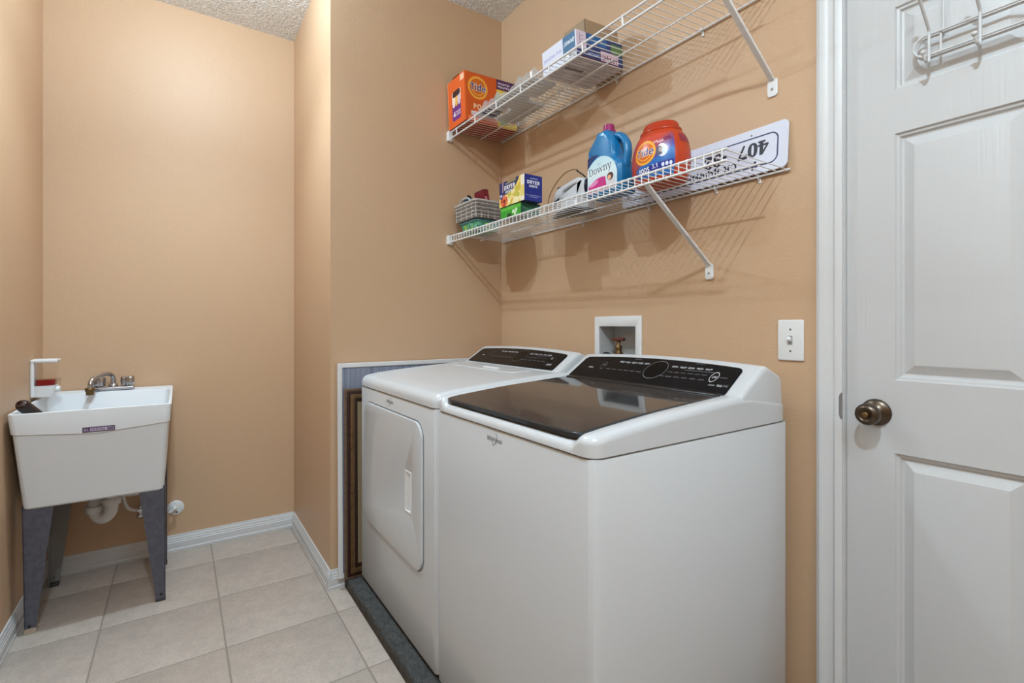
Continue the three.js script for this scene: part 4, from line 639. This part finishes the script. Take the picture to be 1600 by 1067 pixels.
  const bs = new THREE.Shape(); bs.moveTo(...P(0.006, 0.105)); bs.quadraticCurveTo(...P(0.03, 0.137), ...P(0.06, 0.143)); bs.quadraticCurveTo(...P(0.03, 0.15), ...P(0.006, 0.141)); bs.closePath(); part('label_band', onX(extrude(bs, 0.001), xf - 0.0008), phy(rgb(0.006, 0.025, 0.13), 0.3), o, 'dark blue badge');
}
{ // detergent tub
  const cx = 1.258, cz = -1.022, y = DK, sx = 0.80, sz = 1, o = thing('detergent_tub', 'round orange detergent pod tub with a lid on the lower shelf', 'container', [cx, y, cz]);
  const prof = [[0.0, 0], [0.074, 0], [0.085, 0.006], [0.0935, 0.03], [0.097, 0.06], [0.0955, 0.088], [0.089, 0.116], [0.079, 0.138], [0.067, 0.154], [0.058, 0.160], [0, 0.160]];
  const curve = new THREE.SplineCurve(prof.map(([a, b]) => new THREE.Vector2(a, b))); const body = lathe(curve.getPoints(60).map((p) => [Math.max(0, p.x), p.y]), 64).scale(sx, 1, sz).translate(cx, y, cz);
  const or = phy(rgb(0.50, 0.045, 0.008), 0.3);
  part('tub', body, or, o);
  part('lid', lathe([[0, 0.186], [0.045, 0.1855], [0.055, 0.183], [0.0585, 0.178], [0.0605, 0.166], [0.0675, 0.162], [0.0685, 0.157], [0.066, 0.153]], 48).scale(sx * 1.02, 1, sz).translate(cx, y, cz), phy(rgb(0.45, 0.035, 0.007), 0.22), o, 'orange snap lid');
  const cp = curve.getPoints(400).filter((p) => p.x > 0.055).map((p) => [p.y, p.x]).sort((a, b) => a[0] - b[0]), R = (h) => pl(cp, h);
  const patch = (a0, a1, h0, h1, off, n = 30, m = 16) => { const pos = [], uv = [], idx = []; for (let j = 0; j <= m; j++) for (let i = 0; i <= n; i++) { const a = a0 + (a1 - a0) * i / n, h = h0 + (h1 - h0) * j / m, r = R(h) + off; pos.push(cx + sx * r * Math.cos(a), y + h, cz + sz * r * Math.sin(a)); uv.push(i / n, j / m); } for (let j = 0; j < m; j++) for (let i = 0; i < n; i++) { const k = j * (n + 1) + i; idx.push(k, k + n + 1, k + 1, k + 1, k + n + 1, k + n + 2); } const g = new THREE.BufferGeometry(); g.setAttribute('position', new THREE.Float32BufferAttribute(pos, 3)); g.setAttribute('uv', new THREE.Float32BufferAttribute(uv, 2)); g.setIndex(idx); g.computeVertexNormals(); return g; };
  const t = canvasTex(1024, 768, (c, w, h) => {
    const g = c.createLinearGradient(0, 0, w * 0.4, h); g.addColorStop(0, '#d2421a'); g.addColorStop(0.45, '#c24a3c'); g.addColorStop(0.75, '#5a4a9a'); g.addColorStop(1, '#4a3f9c'); c.fillStyle = g; c.fillRect(0, 0, w, h);
    c.fillStyle = '#2a6cb8'; c.beginPath(); c.moveTo(430, 480); c.quadraticCurveTo(760, 430, 1000, 250); c.lineTo(1024, 768); c.lineTo(0, 768); c.lineTo(0, 600); c.fill(); c.fillStyle = '#27358f'; c.beginPath(); c.moveTo(380, 580); c.lineTo(1000, 500); c.lineTo(1000, 640); c.lineTo(0, 760); c.lineTo(0, 640); c.fill();
    c.save(); c.translate(290, 320); c.scale(1.32, 1); bull(c, 0, 0, 220); c.restore(); txt(c, 'PODS', 110, 690, 120, '#fff', { rot: -0.06 }); txt(c, '3.1', 480, 640, 110, '#dfe6fa', { rot: -0.08 }); for (let i = 0; i < 3; i++) disc(c, 740 + i * 92, 590 - i * 10, 36, '#dfe8fb'); txt(c, '1', 40, 690, 90, '#aab4ee');
    c.fillStyle = '#e9c5d4'; glyphs(c, 520, 190, 250, 60, '#f0d3de'); c.fillStyle = '#7a1f4a'; c.beginPath(); c.moveTo(740, 110); c.lineTo(930, 70); c.lineTo(960, 130); c.lineTo(760, 180); c.fill(); disc(c, 720, 330, 120, '#e9e6ec'); disc(c, 660, 340, 84, '#5d5f78'); disc(c, 690, 320, 50, '#b9a6a0'); disc(c, 770, 350, 60, '#cfe3ef');
  });
  // the printed front faces the room: angles run so that the print reads left to right
  const aC = Math.PI - 0.34; part('label', patch(Math.PI + 0.40, Math.PI - 1.05, 0.008, 0.138, 0.0009), phy(0xffffff, 0.3, { map: t }), o, 'printed front label');
  part('side_label', patch(Math.PI - 1.30, Math.PI - 1.95, 0.108, 0.134, 0.0012, 12, 4), plain(rgb(0.26, 0.02, 0.05), 0.4), o, 'dark red side label');
}
{ // yard sign standing upside down behind the tub
  const z1 = -0.703, z0 = -1.318, y0 = DK - 0.001, y1 = 1.714, o = thing('plastic_sign', 'long white sign with blue border standing upside down against the wall', 'sign', [1.4, y0, -1.01]);
  const s = roundRect(z0, y0, z1, y1, 0.017), g = extrude(s, 0.004, 0.0008, 1);
  const t = canvasTex(2048, 464, (c, w, h) => {
    c.fillStyle = '#d9dcec'; c.fillRect(0, 0, w, h); c.translate(w, h); c.rotate(Math.PI); c.strokeStyle = '#27305a'; c.lineWidth = 13; c.beginPath(); c.roundRect(96, 78, w - 190, h - 170, 70); c.stroke();
    txt(c, '407', 186, 318, 186, '#30343f', { face: 'serif', max: 400, stroke: '#30343f', lw: 9 }); txt(c, '-92', 620, 318, 186, '#30343f', { face: 'serif', stroke: '#30343f', lw: 9 }); txt(c, 'CR', 500, 168, 110, '#30343f', { face: 'serif' }); glyphs(c, 700, 168, 900, 90, '#2a2d38');
    disc(c, 300, 70, 8, '#2a3050'); c.fillStyle = '#1d2238'; c.fillRect(300, 90, 26, 40); c.fillRect(330, 40, 14, 34); disc(c, 360, h - 60, 9, '#555a70');
  });
  fitUV(g, (v) => (v.x - z0) / (z1 - z0), (v) => (v.y - y0) / (y1 - y0));
  const b = onX(g, 1.398), p = b.attributes.position; for (let i = 0; i < p.count; i++) p.setX(i, p.getX(i) + (p.getY(i) - y0) * 0.08);
  part('sign_board', b, paper(t, 0.45), o);
}

// ------------------------------------------------------------------ wall fittings
{ // washer supply box set into the wall
  const o = thing('washer_outlet_box', 'recessed white plumbing box with a brass tap on the wall behind the washer', 'outlet box', [XR, 0.93, -1.356]);
  const s = roundRect(-1.4785, 0.925, -1.2335, 1.170, 0.006); s.holes.push(roundRect(-1.453, 0.957, -1.262, 1.130, 0.004, THREE.Path));
  part('frame', toCreasedNormals(outX(extrude(s, 0.008, 0.0025, 2), XR + 0.0005), 0.5), M.plasticWhite, o);
  const a = [-1.4545, -1.2585, 0.9555, 1.1315], t = 0.002, X2 = XR + 0.085;
  const bx = part('recess', merge([box(XR, X2, a[2], a[3], a[0], a[0] + t), box(XR, X2, a[2], a[3], a[1] - t, a[1]), box(XR, X2, a[2], a[2] + t, a[0], a[1]), box(XR, X2, a[3] - t, a[3], a[0], a[1]), box(X2 - t, X2, a[2], a[3], a[0], a[1])]), std(rgb(0.50, 0.50, 0.50), 0.6), o, 'grey inside of the box');
  part('rib', box(X2 - 0.006, X2 - t, 1.10, 1.104, -1.43, -1.33), bx.material, bx); part('rib', box(X2 - 0.006, X2 - t, 1.03, 1.034, -1.44, -1.38), bx.material, bx);
  const vz = -1.379, vx = XR + 0.028, v = part('tap', merge([lathe([[0, 0.0], [0.017, 0.0], [0.017, 0.02], [0.013, 0.024], [0.013, 0.036], [0.015, 0.038], [0.015, 0.046], [0.006, 0.05], [0.006, 0.07], [0, 0.07]], 12).translate(vx, 1.006, vz), rod(V(vx, 1.015, vz), V(vx - 0.03, 1.0, vz), 0.011, 12)]), M.brass, o, 'tarnished brass tap');
  part('tap_handle', merge([rbox(vx - 0.01, vx + 0.01, 1.072, 1.086, vz - 0.03, vz + 0.03, 0.006, 3), lathe([[0, 0.022], [0.01, 0.02], [0.008, 0]], 12).translate(vx, 1.066, vz)]), std(rgb(0.10, 0.022, 0.012), 0.5), v, 'rusty red lever handle');
  part('hose_end', tube([V(vx - 0.02, 1.0, vz - 0.035), V(vx - 0.012, 1.012, vz - 0.05), V(vx, 1.012, vz - 0.06)], 0.008, 16, 8), M.dark, o);
}
{
  const zc = -0.7005, yc = 1.0925, o = thing('light_switch', 'white toggle light switch plate on the tan wall beside the door casing', 'switch', [XR, yc - 0.057, zc]);
  part('plate', toCreasedNormals(outX(extrude(roundRect(zc - 0.035, yc - 0.057, zc + 0.035, yc + 0.057, 0.005), 0.006, 0.003, 3), XR + 0.0003), 0.6), M.plasticWhite, o);
  part('toggle_slot', outX(extrude(roundRect(zc - 0.0055, yc - 0.0125, zc + 0.0055, yc + 0.0125, 0.001), 0.0008), XR - 0.0055), std(rgb(0.3, 0.3, 0.3), 0.6), o);
  part('toggle', new RoundedBoxGeometry(0.014, 0.011, 0.008, 2, 0.002).rotateZ(-0.5).translate(XR - 0.011, yc + 0.003, zc), M.plasticWhite, o);
  for (const d of [-0.03, 0.03]) part('screw', new THREE.SphereGeometry(0.003, 10, 8).scale(0.5, 1, 1).translate(XR - 0.0058, yc + d, zc), std(rgb(0.15, 0.15, 0.15), 0.5), o);
}
single('power_cord', tube([V(1.362, 0.985, -1.402), V(1.362, 1.02, -1.385), V(1.372, 1.027, -1.365), V(1.395, 1.0, -1.345), V(1.408, 0.95, -1.335)], 0.0035, 40, 8), M.dark, 'thin black cord looping over the gap between the washer and dryer', 'cord');
{ // over-door hook rack
  const rackPaint = phy(rgb(0.58, 0.58, 0.585), 0.4), X = FX - 0.024, o = thing('hook_rack', 'white wire over the door coat hook rack on the panelled door', 'hook rack', [FX, 1.73, -0.2]);
  const zl = -0.421, zr = 0.06, yu = 1.7915, yl = 1.7455, r = 0.0026, pts = [];
  const cy = (yu + yl) / 2, rr = (yu - yl) / 2; for (let i = 0; i <= 10; i++) { const a = Math.PI / 2 + Math.PI * i / 10; pts.push(V(X, cy + rr * Math.sin(a), zl + rr + rr * Math.cos(a))); } for (let i = 0; i <= 6; i++) pts.push(V(X, yl, zl + rr + (zr - zl - 2 * rr) * (i + 0.3) / 6.6)); for (let i = 0; i <= 10; i++) { const a = -Math.PI / 2 + Math.PI * i / 10; pts.push(V(X, cy + rr * Math.sin(a), zr - rr + rr * Math.cos(a))); } for (let i = 6; i >= 0; i--) pts.push(V(X, yu, zl + rr + (zr - zl - 2 * rr) * (i + 0.3) / 6.6));
  part('loop_wire', tube(pts, r, 240, 8, true), rackPaint, o); part('loop_wire', tube(pts.map((p) => V(p.x + 0.008, p.y - 0.004, p.z + 0.002)), r, 240, 8, true), rackPaint, o);
  for (const z of [-0.392, -0.3065, -0.12, 0.02]) {
    const h = part('coat_hook', tube([V(X - 0.075, 1.862, z - 0.002), V(X - 0.055, 1.845, z - 0.001), V(X - 0.008, 1.802, z), V(X - 0.004, 1.795, z), V(X - 0.004, 1.77, z), V(X - 0.004, 1.735, z), V(X - 0.010, 1.724, z), V(X - 0.026, 1.724, z), V(X - 0.034, 1.738, z - 0.002)], 0.0031, 60, 8, false, 0.2), rackPaint, o);
    part('ball_tip', new THREE.SphereGeometry(0.0055, 12, 10).translate(X - 0.035, 1.741, z - 0.002), rackPaint, h); part('ball_tip', new THREE.SphereGeometry(0.0055, 12, 10).translate(X - 0.077, 1.864, z - 0.002), rackPaint, h);
  }
  for (const z of [-0.3735, 0.0]) part('door_strap', merge([rod(V(X + 0.004, yl, z), V(X + 0.004, yu, z), 0.0024, 8), rod(V(FX - 0.003, yu - 0.002, z), V(FX - 0.003, 2.034, z), 0.0024, 8), rod(V(X + 0.004, yu, z), V(FX - 0.001, yu, z), 0.0024, 8), rod(V(FX - 0.003, 2.0345, z), V(FX + 0.02, 2.0345, z), 0.0024, 8)]), rackPaint, o);
}

scene.traverse((m) => { if (m.isMesh && !m.name) m.name = numbered('piece'); });
renderer.render(scene, camera);
